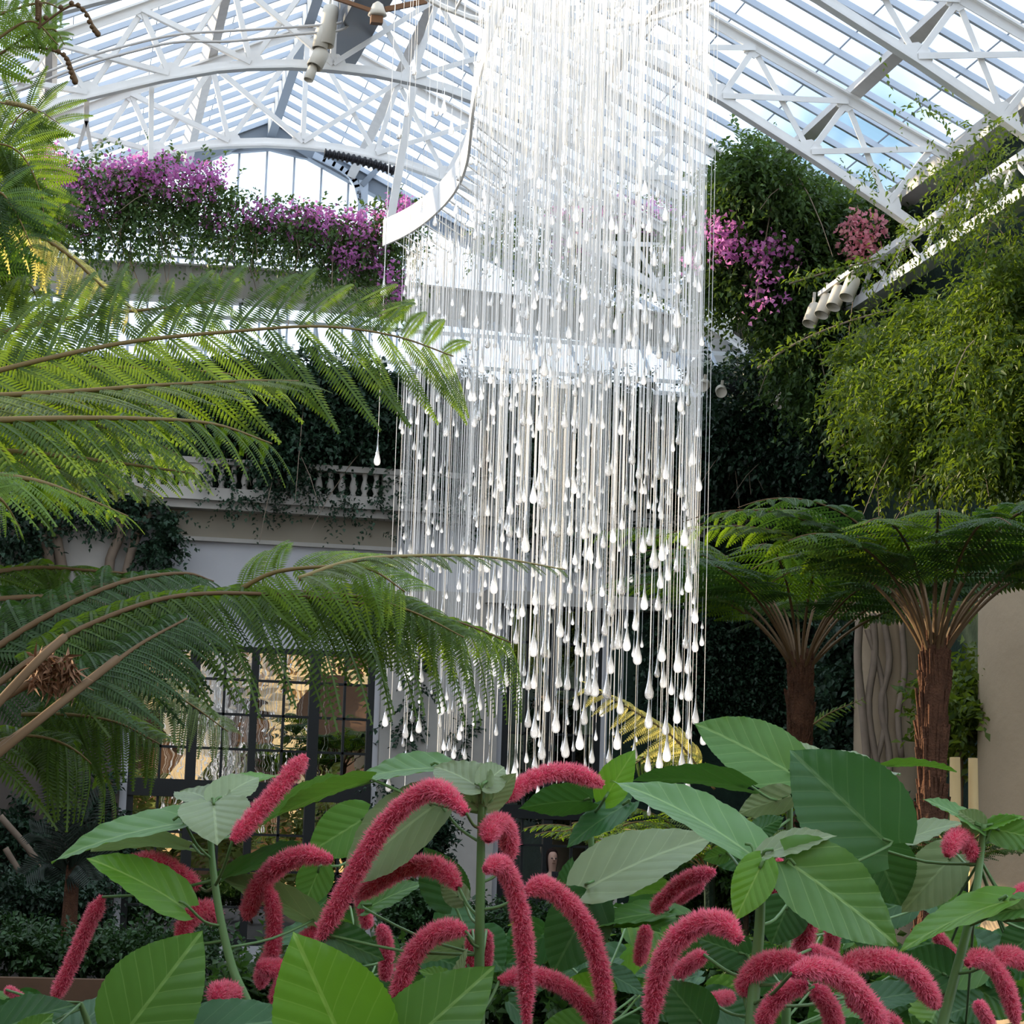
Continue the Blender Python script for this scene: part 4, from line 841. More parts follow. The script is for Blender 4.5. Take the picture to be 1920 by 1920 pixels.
# box hedge, planter, shrubs
hd = plant('box_hedge', 'low clipped leafy hedge at bottom left before the facade', 'hedge', onY(130, 1800, 27)); rng = np.random.default_rng(141)
vt('foliage', sprays([(60, 1790, 110, 26, 27, .5, 3), (220, 1792, 110, 24, 27, .5, 3), (360, 1790, 90, 24, 27, .5, 2), (20, 1770, 60, 22, 27, .4, 1)], 900, 12, .07, rng, .7, -.2, .25, .6), M['hedge'], hd)
pe = onY(0, 1832, 26); o = MB().box(-1.5, onY(330, 1832, 26).x, 25.9, 26.15, 0, pe.z).build('planter_wall', M['wood'], None); tag(o, 'brown planter edge below the low hedge at bottom left', 'planter')
for k, (c, rx, ry, Y, n, lb, mm) in enumerate([((100, 1700), 90, 60, 33, 700, 'dark shrub under the spiky palm', 'ivy'), ((800, 1720), 70, 40, 33, 500, 'leafy shrub in a pot before the pale pilaster', 'hedge'), ((780, 1560), 60, 40, 34, 400, 'dark shrub at the foot of the pale pilaster', 'ivy'), ((1800, 1330), 40, 60, 19, 260, 'bright leafed shrub between brown trunk and column', 'vine'), ((1010, 1760), 200, 50, 31, 700, 'low green bed behind the pink spikes', 'hedge'), ((1050, 1870), 190, 60, 17, 600, 'nearer low dark bed seen between the middle pink spikes', 'ferndark'), ((1480, 1870), 280, 60, 16, 800, 'nearer low dark bed seen between the right pink spikes', 'ferndark'), ((620, 1870), 220, 60, 18, 700, 'nearer low dark bed behind the big bright leaf', 'ferndark'), ((1400, 1640), 160, 50, 25, 700, 'low shrub bed under the right tree ferns', 'ferndark'), ((1620, 1560), 120, 40, 21, 600, 'dark ground cover before the stone pier', 'ivy')]):
    t = plant('shrub', lb, 'shrub', onY(c[0], c[1], Y)); rng = np.random.default_rng(150+k)
    vt('foliage', sprays([(c[0], c[1], rx, ry, Y, .5, 1)], n, 12, .08, rng, .7, .1, .3, .6), M[mm], t)
    MB().tube([(t.location.x, Y, 0), t.location], .03, 6).build('stem', M['vinewood'], t)
for k, (x, yy_, r_, lb) in enumerate([(1788, 1460, .05, 'left of two sunlit golden trunks beside the column'), (1822, 1450, .045, 'right of two sunlit golden trunks beside the column')]):
    p = onY(x, yy_, 17.5); o = MB().tube([(p.x, 17.5, 0), (p.x+.03, 17.5, 1.2), (p.x+.01, 17.5, 2.5)], [r_*1.3, r_, r_*.8], 9).build('thin_trunk', M['warmstone'], None, True); tag(o, lb, 'trunk')  # trunks take the golden stone colour as painted sunlight
pt = onY(830, 1735, 32.6); o = MB().lathe([(.22, 0), (.26, .05), (.34, .5), (.38, .52), (.38, .58), (.33, .58)], (pt.x, 32.6, 0), 20).build('plant_pot', M['wood'], None, True); tag(o, 'brown pot holding the leafy shrub by the pilaster', 'pot')
# white stone bench end by the person
bp = onY(1150, 1720, 33); o = empty('stone_bench', (bp.x, 33, 0)); tag(o, 'pale stone bench with scrolled arm right of the woman', 'bench')
MB().box(bp.x-.32, bp.x+.2, 32.8, 33.3, .45, .58).build('seat', M['stone'], o); MB().box(bp.x-.22, bp.x+.05, 32.85, 33.2, 0, .45).build('leg', M['stone'], o)
MB().box(bp.x-.25, bp.x+.02, 32.9, 33.2, .58, 1.25).build('back_panel', M['stone'], o)
MB().tube([Vector((bp.x+.1, 32.95, .58)), Vector((bp.x+.26, 32.95, .8)), Vector((bp.x+.24, 32.95, 1.0)), Vector((bp.x+.1, 32.95, 1.1)), Vector((bp.x, 32.95, 1.05))], .035, 8).build('arm_scroll', M['stone'], o, True)
# foliage behind the viewer, mirrored in the panes
for k, (x, y_, z, lb) in enumerate([(3.5, -7, 2.2, 'leafy shrub in the near bed, far left'), (6.0, -6.5, 2.6, 'tall leafy shrub in the near bed'), (8.8, -7.5, 2.4, 'leafy shrub in the near bed by the right wall')]):
    rng = np.random.default_rng(170+k); t = plant('tall_shrub', lb, 'shrub', (x, y_, 0)); n = 600
    P = np.array([x, y_, z]) + unit(rng.normal(size=(n, 3)))*rng.random((n, 1))**.4*np.array([1.3, 1, 2.3])
    vt('foliage', blades(P, rng.normal(size=(n, 3))+np.array([0, 0, .3]), rng.normal(size=(n, 3))+np.array([0, 0, 1.]), np.full(n, .5), np.full(n, .22)), M['shrubgold'], t)
    MB().tube([(x, y_, 0), (x, y_, z)], .05, 6).build('stem', M['vinewood'], t)

# the small standing woman in front of the door
def skin_body(name, joints, edges, m, parent):
    me = bpy.data.meshes.new(name); me.from_pydata([j[0] for j in joints], edges, []); o = link(name, me, m, parent)
    md = o.modifiers.new('skin', 'SKIN'); md.use_smooth_shade = True
    for v, j in zip(me.skin_vertices[0].data, joints): v.radius = (j[1], j[1]*(j[2] if len(j) > 2 else 1))
    me.skin_vertices[0].data[0].use_root = True
    o.modifiers.new('sub', 'SUBSURF').levels = 2
    for q in o.modifiers:
        if q.type == 'SUBSURF': q.render_levels = 2
    return o
pc = onY(1036, 1612, 34.5); wo = empty('person', (pc.x, 34.5, 0)); tag(wo, 'brown haired woman in dark clothes holding a dark camera to her chin', 'person')
X, YP = pc.x, 34.5; hz = pc.z
J = [((X, YP, .92), .15, .8), ((X, YP, 1.10), .13, .75), ((X, YP, 1.30), .155, .7), ((X, YP, 1.43), .10, .8), ((X, YP, 1.50), .05), ((X, YP-.01, hz-.05), .07, 1.1), ((X, YP-.01, hz+.05), .078, 1.15), ((X, YP, hz+.12), .05),
     ((X-.18, YP, 1.40), .06), ((X-.25, YP-.08, 1.14), .045), ((X-.12, YP-.26, 1.30), .036), ((X-.05, YP-.28, 1.42), .035), ((X+.18, YP, 1.40), .06), ((X+.25, YP-.08, 1.14), .045), ((X+.12, YP-.26, 1.30), .036), ((X+.05, YP-.28, 1.42), .035),
     ((X-.09, YP, .80), .09), ((X-.10, YP-.01, .48), .065), ((X-.10, YP+.02, .09), .045), ((X-.11, YP-.12, .04), .035), ((X+.09, YP, .80), .09), ((X+.10, YP-.01, .48), .065), ((X+.10, YP+.02, .09), .045), ((X+.11, YP-.12, .04), .035)]
E_ = [(0, 1), (1, 2), (2, 3), (3, 4), (4, 5), (5, 6), (6, 7), (3, 8), (8, 9), (9, 10), (10, 11), (3, 12), (12, 13), (13, 14), (14, 15), (0, 16), (16, 17), (17, 18), (18, 19), (0, 20), (20, 21), (21, 22), (22, 23)]
skin_body('body', J, E_, M['skin'], wo)
skin_body('dress', [((X, YP, .60), .19, .85), ((X, YP, .92), .175, .8), ((X, YP, 1.10), .15, .75), ((X, YP, 1.32), .175, .7), ((X, YP, 1.44), .10, .8), ((X-.19, YP, 1.39), .075), ((X-.25, YP-.08, 1.15), .06), ((X+.19, YP, 1.39), .075), ((X+.25, YP-.08, 1.15), .06)], [(0, 1), (1, 2), (2, 3), (3, 4), (3, 5), (5, 6), (3, 7), (7, 8)], M['cloth'], wo)
hr = MB().lathe([(.065, -.19), (.084, -.08), (.088, .03), (.078, .09), (.045, .125), (.005, .135)], (X, YP+.05, hz+.03), 16).build('hair', M['hair'], wo, True)
for s in (-1, 1): MB().lathe([(.002, -.006), (.011, 0), (.002, .006)], (X+s*.03, YP-.092, hz+.02), 8, (0, -1, 0)).build('eye', M['black'], wo)
MB().bar((X, YP-.11, hz-.01), (X, YP-.088, hz+.03), .02, .02).build('nose', M['skin'], wo); MB().box(X-.022, X+.022, YP-.094, YP-.085, hz-.055, hz-.045).build('mouth', M['rust'], wo)
cm = MB().box(X-.065, X+.065, YP-.33, YP-.27, 1.43, 1.52); cm.lathe([(.03, 0), (.03, .05)], (X, YP-.33, 1.475), 12, (0, -1, 0)); cm = cm.build('camera', M['black']); tag(cm, 'small dark camera held up by the woman', 'camera')

# ================================================================ THE HANGING GLASS RAIN
rng = np.random.default_rng(200)
ring = empty('ring_canopy', onZ(720, 440, 7.7)); tag(ring, 'white curved ring band with a cut end, from which the glass drops hang', 'canopy')
px = [(719, 462), (765, 440), (805, 412), (840, 378), (862, 345), (876, 305), (882, 262), (888, 205), (905, 130), (935, 40), (985, -60), (1060, -150), (1160, -200), (1270, -170)]
zr = [7.60]*6 + [7.65, 7.8, 8.1, 8.5, 8.9, 9.2, 9.3, 9.3]
ln = smooth_line([onZ(x, y, z) for (x, y), z in zip(px, zr)], 60)
bd = MB(); nrm = []
for i in range(60):
    T = (ln[min(i+1, 59)]-ln[max(i-1, 0)]); T.z = 0; nrm.append(Vector((-T.y, T.x, 0)).normalized())
h = .27
for i in range(59):
    a, b = ln[i], ln[i+1]; na, nb = nrm[i]*.012, nrm[i+1]*.012; Hh = Vector((0, 0, h))
    bd.quad(a-na, b-nb, b-nb+Hh, a-na+Hh); bd.quad(b+nb, a+na, a+na+Hh, b+nb+Hh); bd.quad(a+na, b+nb, b-nb, a-na); bd.quad(a-na+Hh, b-nb+Hh, b+nb+Hh, a+na+Hh)
    if i in (0, 58):
        q, n_ = (a, na) if i == 0 else (b, nb); bd.quad(q-n_, q-n_+Hh, q+n_+Hh, q+n_)
bd.build('ring_band', M['ring'], ring)
hz_top = 9.45
hoop = MB(); cc = Vector((4.15, 18.6, hz_top)); pts = [cc+Vector((1.9*cos(2*pi*k/40), 3.4*sin(2*pi*k/40), 0)) for k in range(41)]
hoop.tube(pts, .03, 6); hoop.build('hoop', M['ring'], ring)
wires = MB()
for k in range(12):
    f = k/11*1.7-.85; e = math.sqrt(1-f*f); wires.bar(cc+Vector((1.9*f, -3.4*e, 0)), cc+Vector((1.9*f, 3.4*e, 0)), .02, .02)
for k in range(4):
    a_ = cc+Vector((1.9*cos(pi/4+k*pi/2), 3.4*sin(pi/4+k*pi/2), 0)); wires.bar(a_, (a_.x, a_.y, 14.2), .015, .015)
wires.build('hanger_wires', M['ring'], ring)
bb = MB()
for i in range(0, 30, 2):
    q = ln[i]; bb.bar(q+Vector((0, 0, .12)), q+Vector((.55, .9, .12)), .012, .012)
bb.build('spoke', M['ring'], ring)

DP = [(.002, .245), (.0032, .20), (.006, .15), (.0095, .11), (.0145, .077), (.0205, .05), (.0255, .030), (.0275, .014), (.026, -.001), (.021, -.0125), (.0125, -.0195), (.003, -.022)]
def drop_mesh(nseg):
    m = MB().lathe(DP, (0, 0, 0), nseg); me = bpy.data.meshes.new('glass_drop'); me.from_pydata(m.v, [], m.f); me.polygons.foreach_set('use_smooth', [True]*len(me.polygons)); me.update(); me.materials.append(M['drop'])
    l = me.uv_layers.new(name='uv')
    for lp in me.loops: l.data[lp.index].uv = (.5, me.vertices[lp.vertex_index].co.z)
    return me
DM = drop_mesh(14)
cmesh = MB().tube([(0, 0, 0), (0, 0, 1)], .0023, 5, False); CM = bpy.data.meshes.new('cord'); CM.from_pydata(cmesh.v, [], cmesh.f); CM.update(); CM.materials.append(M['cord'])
def band_y(x):                                                        # lower edge of the band at picture column x
    P = px[:8]
    for (xa, ya), (xb, yb) in zip(P[:-1], P[1:]):
        if xa <= x <= xb: return ya+(yb-ya)*(x-xa)/(xb-xa)
    return 150
def band_d(x): return (onZ(x, band_y(x), 7.6)-EYE).dot(FW)
def place(x, y, d, s):
    """the drop hangs at picture column/row (x, y), d away -> point, cord length"""
    p = at(x, y, d); top = hz_top
    if x < 884 and d > band_d(max(x, 719))-.3: top = 7.72
    return p, max(.3, top-p.z)
near = []
def far_from(x, y, L, rx=9, ry=38):
    return all(abs(x-a) > rx or abs(y-b) > ry for a, b, *_ in L)
fixed = [(707, 868, 17.0, .85), (719, 550, 20.5, .95), (1261, 1490, 16.2, 1.05), (1289, 1493, 16.2, 1.05), (1238, 1495, 16.4, .9), (1291, 1308, 16.2, 1.1), (1271, 1255, 16.4, 1.1), (1217, 1305, 16.3, 1.1), (1216, 1360, 16.3, 1.0), (1138, 1305, 16.4, 1.1), (1115, 1300, 16.5, 1.1), (1103, 1298, 16.4, 1.0),
         (1195, 1240, 16.6, 1.1), (1241, 1235, 16.3, 1.0), (1226, 1060, 16.5, 1.15), (1291, 1105, 16.3, 1.0), (1284, 1018, 16.3, 1.05), (1210, 602, 17, 1.1), (1270, 608, 17, 1.15), (1265, 655, 17, 1.1), (1290, 490, 17.5, 1.1), (1310, 492, 17.5, 1.1), (1248, 490, 17.5, 1.1), (1175, 1215, 16.6, 1.0), (1050, 1190, 16.8, 1.0), (1035, 1130, 16.8, 1.0),
         (985, 1030, 17, 1.1), (1018, 948, 17, 1.2), (1020, 700, 17, 1.1), (1165, 1110, 16.6, 1.1), (1145, 1150, 16.8, 1.1), (1000, 1225, 16.8, 1.1), (1020, 1228, 16.8, 1.0), (1060, 1415, 16.6, 1.05), (1002, 1378, 16.7, 1.05), (1087, 1400, 16.5, 1.05), (826, 1335, 17.2, 1.0), (722, 1358, 19.5, .9), (728, 1480, 19, .9), (760, 1380, 18.8, .9), (785, 1370, 18.8, .9), (1042, 1368, 17, 1.1), (1157, 1400, 16.6, 1.0), (1250, 1422, 16.3, 1.05)]
near += fixed
tries = 0
while len(near) < 300 and tries < 40000:
    tries += 1
    f = rng.random(); x = 990+330*rng.random() if f < .66 else 745+300*rng.random()
    y = 300+1180*rng.random()**.85
    lim = 1500 if x > 1230 else 1540
    if y > lim or (x > 1245 and y < 400 and rng.random() < .5) or not far_from(x, y, near): continue
    d = 16.3+1.6*rng.random() if x > 900 else 17.5+1.5*rng.random()
    if x < 884: d = band_d(x)+.25+1.2*rng.random()
    if x < 884 and y < band_y(x)+90: continue
    near.append((x, y, d, .58+.30*rng.random()+.16*min(1, max(0, (y-700)/600))))
GL = 'clear glass teardrop on a thin fibre cord, one of many in the hanging glass rain'
SPECIAL = {0: 'lone clear teardrop hanging left of the glass rain before dark ivy', 1: 'small teardrop just below the cut tip of the white ring', 2: 'middle of the three lowest teardrops at right above the leaves', 3: 'rightmost of the three lowest teardrops above the leaves',
           4: 'leftmost of the three lowest teardrops above the leaves at right', 5: 'bright teardrop lowest but one on the right edge of the glass rain', 37: 'lone teardrop hanging left of the others before the pale pilaster'}
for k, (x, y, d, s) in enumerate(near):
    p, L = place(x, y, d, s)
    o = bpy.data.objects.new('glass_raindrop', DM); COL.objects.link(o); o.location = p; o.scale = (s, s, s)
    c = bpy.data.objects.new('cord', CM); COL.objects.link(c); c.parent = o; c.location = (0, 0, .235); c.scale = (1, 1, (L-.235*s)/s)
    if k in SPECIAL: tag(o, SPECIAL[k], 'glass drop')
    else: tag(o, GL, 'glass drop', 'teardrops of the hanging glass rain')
# the many smaller drops behind them
m8 = drop_mesh(8); vv = np.array([tuple(v.co) for v in m8.vertices]); ff = [tuple(p.vertices) for p in m8.polygons]
sv, sf, cv, cf, off, coff = [], [], [], [], 0, 0
cvv = np.array(cmesh.v); cff = cmesh.f
cnt = 0
while cnt < 720:
    f = rng.random(); x = (750+380*rng.random()) if f < .80 else (1080+240*rng.random())
    y = 30+1500*rng.random()
    if x < 884 and (y < band_y(x)+15): continue
    if x > 1150 and y > 1250 and rng.random() < .7: continue
    if y > 1300 and x < 1150 and rng.random() < .35: continue
    d = 19+4.2*rng.random()
    if x < 884: d = band_d(x)+.2+1.5*rng.random()
    s = .45+.36*rng.random(); p, L = place(x, y, d, s); P = np.array(tuple(p))
    sv.append(vv*s+P); sf += [tuple(i+off for i in q) for q in ff]; off += len(vv)
    cv.append(cvv*np.array([1, 1, L-.235*s])+P+np.array([0, 0, .235*s])); cf += [tuple(i+coff for i in q) for q in cff]; coff += len(cvv)
    cnt += 1
for k in range(9):                                                    # long cords in front of the band, drops high up
    x = 748+14*k; y = 110+rng.random()*330; d = 18+rng.random(); s = .8; p = at(x, y, d); L = hz_top-p.z; P = np.array(tuple(p))
    if L < .3: continue
    sv.append(vv*s+P); sf += [tuple(i+off for i in q) for q in ff]; off += len(vv)
    cv.append(cvv*np.array([1, 1, L-.235*s])+P+np.array([0, 0, .235*s])); cf += [tuple(i+coff for i in q) for q in cff]; coff += len(cvv)
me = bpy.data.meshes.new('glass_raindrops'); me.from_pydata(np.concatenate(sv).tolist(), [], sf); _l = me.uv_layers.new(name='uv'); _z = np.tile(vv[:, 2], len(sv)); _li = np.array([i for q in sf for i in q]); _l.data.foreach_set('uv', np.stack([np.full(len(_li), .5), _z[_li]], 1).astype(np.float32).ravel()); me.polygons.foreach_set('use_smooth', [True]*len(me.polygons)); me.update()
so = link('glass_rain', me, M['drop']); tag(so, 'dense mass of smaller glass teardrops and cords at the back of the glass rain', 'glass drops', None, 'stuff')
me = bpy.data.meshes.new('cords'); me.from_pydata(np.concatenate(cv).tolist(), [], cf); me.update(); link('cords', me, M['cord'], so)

# ================================================================ CHENILLE PLANTS IN THE FOREGROUND
STEM = {  # picture points, distance
 'A': ([(393, 1535, 3.45), (396, 1590, 3.44), (402, 1650, 3.42), (415, 1730, 3.40), (436, 1815, 3.38), (462, 1875, 3.36), (485, 1930, 3.34)], .0062, 'chenille plant at left with thin green stem and one upright red spike'),
 'B': ([(903, 1468, 3.25), (902, 1560, 3.25), (901, 1650, 3.25), (899, 1780, 3.25), (899, 1930, 3.25)], .0064, 'chenille plant at centre with straight stem and long arching red spikes'),
 'C': ([(1428, 1590, 3.05), (1427, 1660, 3.05), (1424, 1740, 3.05), (1417, 1820, 3.04), (1408, 1930, 3.02)], .0070, 'chenille plant right of centre with the broadest dark leaves'),
 'D': ([(1845, 1545, 3.3), (1838, 1610, 3.3), (1829, 1680, 3.28), (1812, 1750, 3.26), (1788, 1840, 3.24), (1765, 1930, 3.22)], .0062, 'chenille plant at the right edge with a small pale pink spike'),
 'E': ([(1482, 1470, 3.75), (1480, 1560, 3.75), (1476, 1700, 3.75), (1474, 1930, 3.75)], .006, 'chenille plant standing behind the right centre one'),
 'F': ([(665, 1540, 3.9), (668, 1640, 3.9), (672, 1780, 3.9), (675, 1930, 3.9)], .006, 'chenille plant standing behind, between left and centre plants'),
 'G': ([(1105, 1520, 3.8), (1112, 1640, 3.8), (1120, 1780, 3.8), (1124, 1930, 3.8)], .006, 'chenille plant standing behind, right of the centre plant'),
 'H': ([(150, 1880, 3.6), (165, 1920, 3.6), (170, 1950, 3.6)], .006, 'short chenille plant at the bottom left corner')}
PL, SL = {}, {}
for k, (pp, r, lb) in STEM.items():
    L = smooth_line([at(*p) for p in pp], 40); b = L[-1]; base = Vector((b.x, b.y, 0)); L2 = L + [b.lerp(base, .5), base]
    t = empty('chenille_plant', base); tag(t, lb, 'flowering plant')
    MB().tube(L2, [r*(.7+.5*min(1, i/39)) for i in range(40)]+[r*1.3, r*1.5], 10).build('stem', M['stem'], t, True); PL[k] = t; SL[k] = L
def near_stem(k, p, lower=.03):
    q = p-Vector((0, 0, lower)); return min(SL[k], key=lambda s: (s-q).length)
def leaf(k, bx, by, tx, ty, w, m='leafA', d=None, dd=0.0, side=1, fold=.18, bend=.12, pet=True, wr=.68, seed=0):
    """leaf from its base to its tip in the picture, apparent width w; side=1 shows its upper face, -1 its underside; dd = how much farther the tip is"""
    d = d or STEM[k][0][0][2]; rg = np.random.default_rng(int(bx*7+by*13+tx)); B, T = at(bx, by, d), at(tx, ty, d+dd)
    ax = T-B; L = ax.length; ax.normalize(); Wd = max(w/FPX*d, wr*L*.9); c = min(1, (w/FPX*d)/Wd)
    vw = (EYE-(B+T)*.5).normalized(); vw = (vw-ax*vw.dot(ax)).normalized(); sd = ax.cross(vw)
    up = Vector((0, 0, 1)); s = math.sqrt(max(0, 1-c*c)); cand = [vw*c*side+sd*s, vw*c*side-sd*s]; nn = max(cand, key=lambda q: q.z); sd = ax.cross(nn)
    nu, nv = 44, 12; vs, uv = [], []
    for i in range(nu+1):
        u = i/nu; prof = (u+.012)**.50*(1-u)**1.02*2.62*(1-.10*u) + .03*(1-u); tooth = 1-.022*((i % 2))
        if u > .9: prof *= 1-.25*(u-.9)/.1
        for j in range(nv+1):
            v = j/nv*2-1; av = abs(v); e = tooth if av > .99 else 1
            y = v*Wd*.5*prof*e; back = -.11*L*(av**1.5)*max(0, 1-u*3.2)
            x = u*L + back + .05*L*av*math.sin(pi*u)
            zz = fold*abs(y)*1.0 - bend*L*(u-.5)**2*1.5 + .0011*math.sin((u-av*.4)*6.5*2*pi)*av*min(1, 4*(1-u)) + .012*L*math.sin(u*9+v*2+seed)*av
            vs.append(tuple(B+ax*x+sd*y+nn*zz)); uv.append((u, .5+v*.5*max(prof, .05)*.9))
    f = [(i*(nv+1)+j, i*(nv+1)+j+1, (i+1)*(nv+1)+j+1, (i+1)*(nv+1)+j) for i in range(nu) for j in range(nv)]
    o = np_mesh('leaf', vs, f, M[m], PL[k], True, uv)
    if pet:
        q = near_stem(k, B, min(.10, .25*L)); md = B.lerp(q, .5)+Vector((0, 0, -.008)); MB().tube(smooth_line([q, md, B, B+ax*.012], 10), .0021, 6).build('petiole', M['stem'], o, True)
    return o
A, B_, C_, D_ = 'A', 'B', 'C', 'D'
LV = [
 (A, 340, 1533, 92, 1607, 46, 'leafA', 3.40, .02, 1), (A, 358, 1580, 172, 1585, 46, 'leafC', 3.50, .10, -1), (A, 400, 1500, 407, 1580, 135, 'leafC', 3.42, -.10, 1), (A, 402, 1500, 336, 1478, 52, 'leafC', 3.48, .10, 1), (A, 405, 1500, 486, 1452, 60, 'leafC', 3.48, .08, 1),
 (A, 350, 1697, 166, 1603, 82, 'leafD', 3.36, -.02, 1), (A, 488, 1532, 662, 1463, 46, 'leafA', 3.55, .12, -1), (A, 412, 1640, 602, 1592, 44, 'leafB', 3.55, .1, -1), (A, 232, 1940, 379, 1746, 185, 'leafA', 3.05, .0, 1), (A, 330, 1942, 560, 1906, 95, 'leafB', 3.1, .0, 1), (A, 592, 1722, 412, 1640, 58, 'leafC', 3.6, .0, -1), (A, 450, 1470, 525, 1448, 24, 'leafD', 3.55, .1, 1),
 ('H', -20, 1935, 140, 1880, 80, 'leafB', 3.5, .0, 1), ('H', 120, 1950, 230, 1850, 60, 'leafB', 3.6, .1, 1), ('H', 30, 1960, 100, 1900, 60, 'leafA', 3.3, .0, 1),
 (B_, 822, 1432, 645, 1462, 40, 'leafA', 3.35, .05, 1), (B_, 690, 1458, 512, 1526, 34, 'leafA', 3.35, .0, -1), (B_, 902, 1474, 812, 1432, 70, 'leafC', 3.22, .08, 1), (B_, 904, 1472, 948, 1436, 60, 'leafC', 3.22, .05, 1), (B_, 898, 1512, 826, 1466, 44, 'leafC', 3.25, .0, -1), (B_, 912, 1512, 968, 1448, 50, 'leafC', 3.25, .0, -1),
 (B_, 818, 1500, 628, 1665, 120, 'leafC', 3.32, .02, 1), ('F', 690, 1530, 575, 1602, 100, 'leafA', 3.8, .0, 1), ('F', 602, 1622, 566, 1706, 70, 'leafA', 3.7, .0, -1), (B_, 682, 1702, 796, 1652, 44, 'leafA', 3.5, .0, 1), (B_, 612, 1752, 722, 1800, 74, 'leafB', 3.3, .0, 1), (B_, 668, 2010, 550, 1748, 232, 'leafD', 2.95, .0, 1), (B_, 735, 1985, 928, 1811, 165, 'leafA', 2.98, .0, 1),
 (B_, 852, 1695, 795, 1588, 92, 'leafB', 3.45, .0, 1), (B_, 870, 1690, 826, 1650, 50, 'leafC', 3.4, .0, -1), ('G', 1108, 1498, 972, 1512, 62, 'leafB', 3.6, .0, -1), ('G', 1132, 1500, 1190, 1405, 66, 'leafD', 3.4, .0, 1), (C_, 1412, 1590, 1148, 1452, 78, 'leafA', 3.1, .1, 1), ('G', 1098, 1658, 1338, 1560, 112, 'leafC', 3.35, .05, 1), ('G', 1090, 1672, 1300, 1668, 40, 'leafA', 3.55, .05, -1), ('G', 1112, 1682, 1035, 1828, 124, 'leafB', 3.5, .0, 1),
 ('G', 1252, 1705, 1094, 1736, 40, 'leafA', 3.5, .0, 1), ('G', 1145, 1862, 1058, 1838, 64, 'leafD', 3.5, .0, 1), (B_, 858, 1862, 873, 1778, 24, 'leafC', 3.2, .0, 1), (B_, 852, 1842, 784, 1818, 34, 'leafD', 3.4, .0, 1), ('G', 1062, 1700, 1071, 1606, 46, 'leafB', 3.6, .0, 1), (B_, 868, 1772, 732, 1802, 50, 'leafC', 3.5, .0, -1), ('G', 1180, 1500, 1060, 1585, 60, 'leafB', 3.6, .0, 1),
 ('E', 1492, 1450, 1302, 1352, 120, 'leafA', 3.72, .05, 1), ('E', 1490, 1452, 1540, 1400, 90, 'leafC', 3.8, .1, 1), (C_, 1668, 1585, 1480, 1405, 205, 'leafB', 3.15, .05, 1), ('E', 1402, 1470, 1188, 1455, 42, 'leafB', 3.6, .05, -1), ('E', 1480, 1492, 1382, 1525, 60, 'leafC', 3.7, .0, -1), ('E', 1412, 1562, 1470, 1532, 44, 'leafB', 3.5, .0, -1), (C_, 1432, 1597, 1568, 1562, 46, 'leafC', 3.02, .0, 1), ('E', 1682, 1577, 1806, 1538, 40, 'leafC', 3.5, .0, 1),
 (C_, 1476, 1610, 1688, 1772, 150, 'leafA', 3.0, .0, 1), (D_, 1640, 1590, 1690, 1700, 125, 'leafB', 3.4, .0, 1), (D_, 1790, 1600, 1690, 1712, 104, 'leafC', 3.42, .0, 1), (C_, 1432, 1612, 1378, 1726, 80, 'leafD', 2.98, -.03, 1), (D_, 1888, 1680, 1682, 1776, 55, 'leafD', 3.2, .0, 1), (D_, 1842, 1552, 1733, 1494, 26, 'leafA', 3.3, .0, 1), (D_, 1846, 1550, 1920, 1528, 22, 'leafD', 3.3, .0, 1), (D_, 1842, 1550, 1796, 1520, 46, 'leafC', 3.3, .0, 1), (D_, 1858, 1553, 1960, 1575, 64, 'leafA', 3.3, .0, 1), (D_, 1862, 1560, 1920, 1598, 30, 'leafC', 3.32, .0, -1),
 ('E', 1662, 1432, 1794, 1441, 15, 'leafA', 3.7, .0, -1), ('E', 1580, 1430, 1690, 1448, 30, 'leafC', 3.8, .1, 1), (C_, 1402, 1792, 1306, 1758, 74, 'leafB', 3.15, .0, 1), (C_, 1322, 1925, 1248, 1838, 100, 'leafB', 3.15, .0, 1), (C_, 1480, 1690, 1446, 1772, 96, 'leafB', 3.3, .0, 1), ('E', 1612, 1878, 1746, 1856, 56, 'leafB', 3.4, .0, 1), (D_, 1782, 1832, 1694, 1788, 96, 'leafB', 3.4, .0, 1), ('G', 1284, 1716, 1148, 1733, 44, 'leafA', 3.5, .0, 1),
 (D_, 1960, 1690, 1838, 1722, 50, 'leafA', 3.25, .0, 1), (D_, 1950, 1720, 1852, 1690, 40, 'leafC', 3.25, .0, -1), (D_, 1940, 1750, 1872, 1800, 80, 'leafB', 3.4, .0, 1), (C_, 1365, 1600, 1318, 1612, 34, 'leafA', 3.2, .0, 1), (C_, 1400, 1612, 1320, 1600, 50, 'leafB', 3.3, .0, 1),
]
for i, q in enumerate(LV): leaf(*q, seed=i)
# darker leaves deeper in the stand
rr = random.Random(5); back = [('E', 1300, 1800), ('F', 560, 900), ('G', 950, 1330), ('H', -20, 330), ('D', 1650, 1960)]
for i in range(120):
    k, xa, xb = back[i % 5]; x = rr.uniform(xa, xb); y = rr.uniform(1680, 1930) if k != 'H' else rr.uniform(1870, 1930); a = rr.uniform(.2, 2.9); L = rr.uniform(90, 150)
    leaf(k, x, y, x+L*cos(a), y+L*.6*sin(a)-10, rr.uniform(45, 105), rr.choice(['leafB', 'leafB', 'leafA', 'leafB']), 3.9+rr.random()*.5, rr.uniform(-.05, .1), rr.choice([1, 1, -1]), pet=(i % 3 == 0), seed=i)

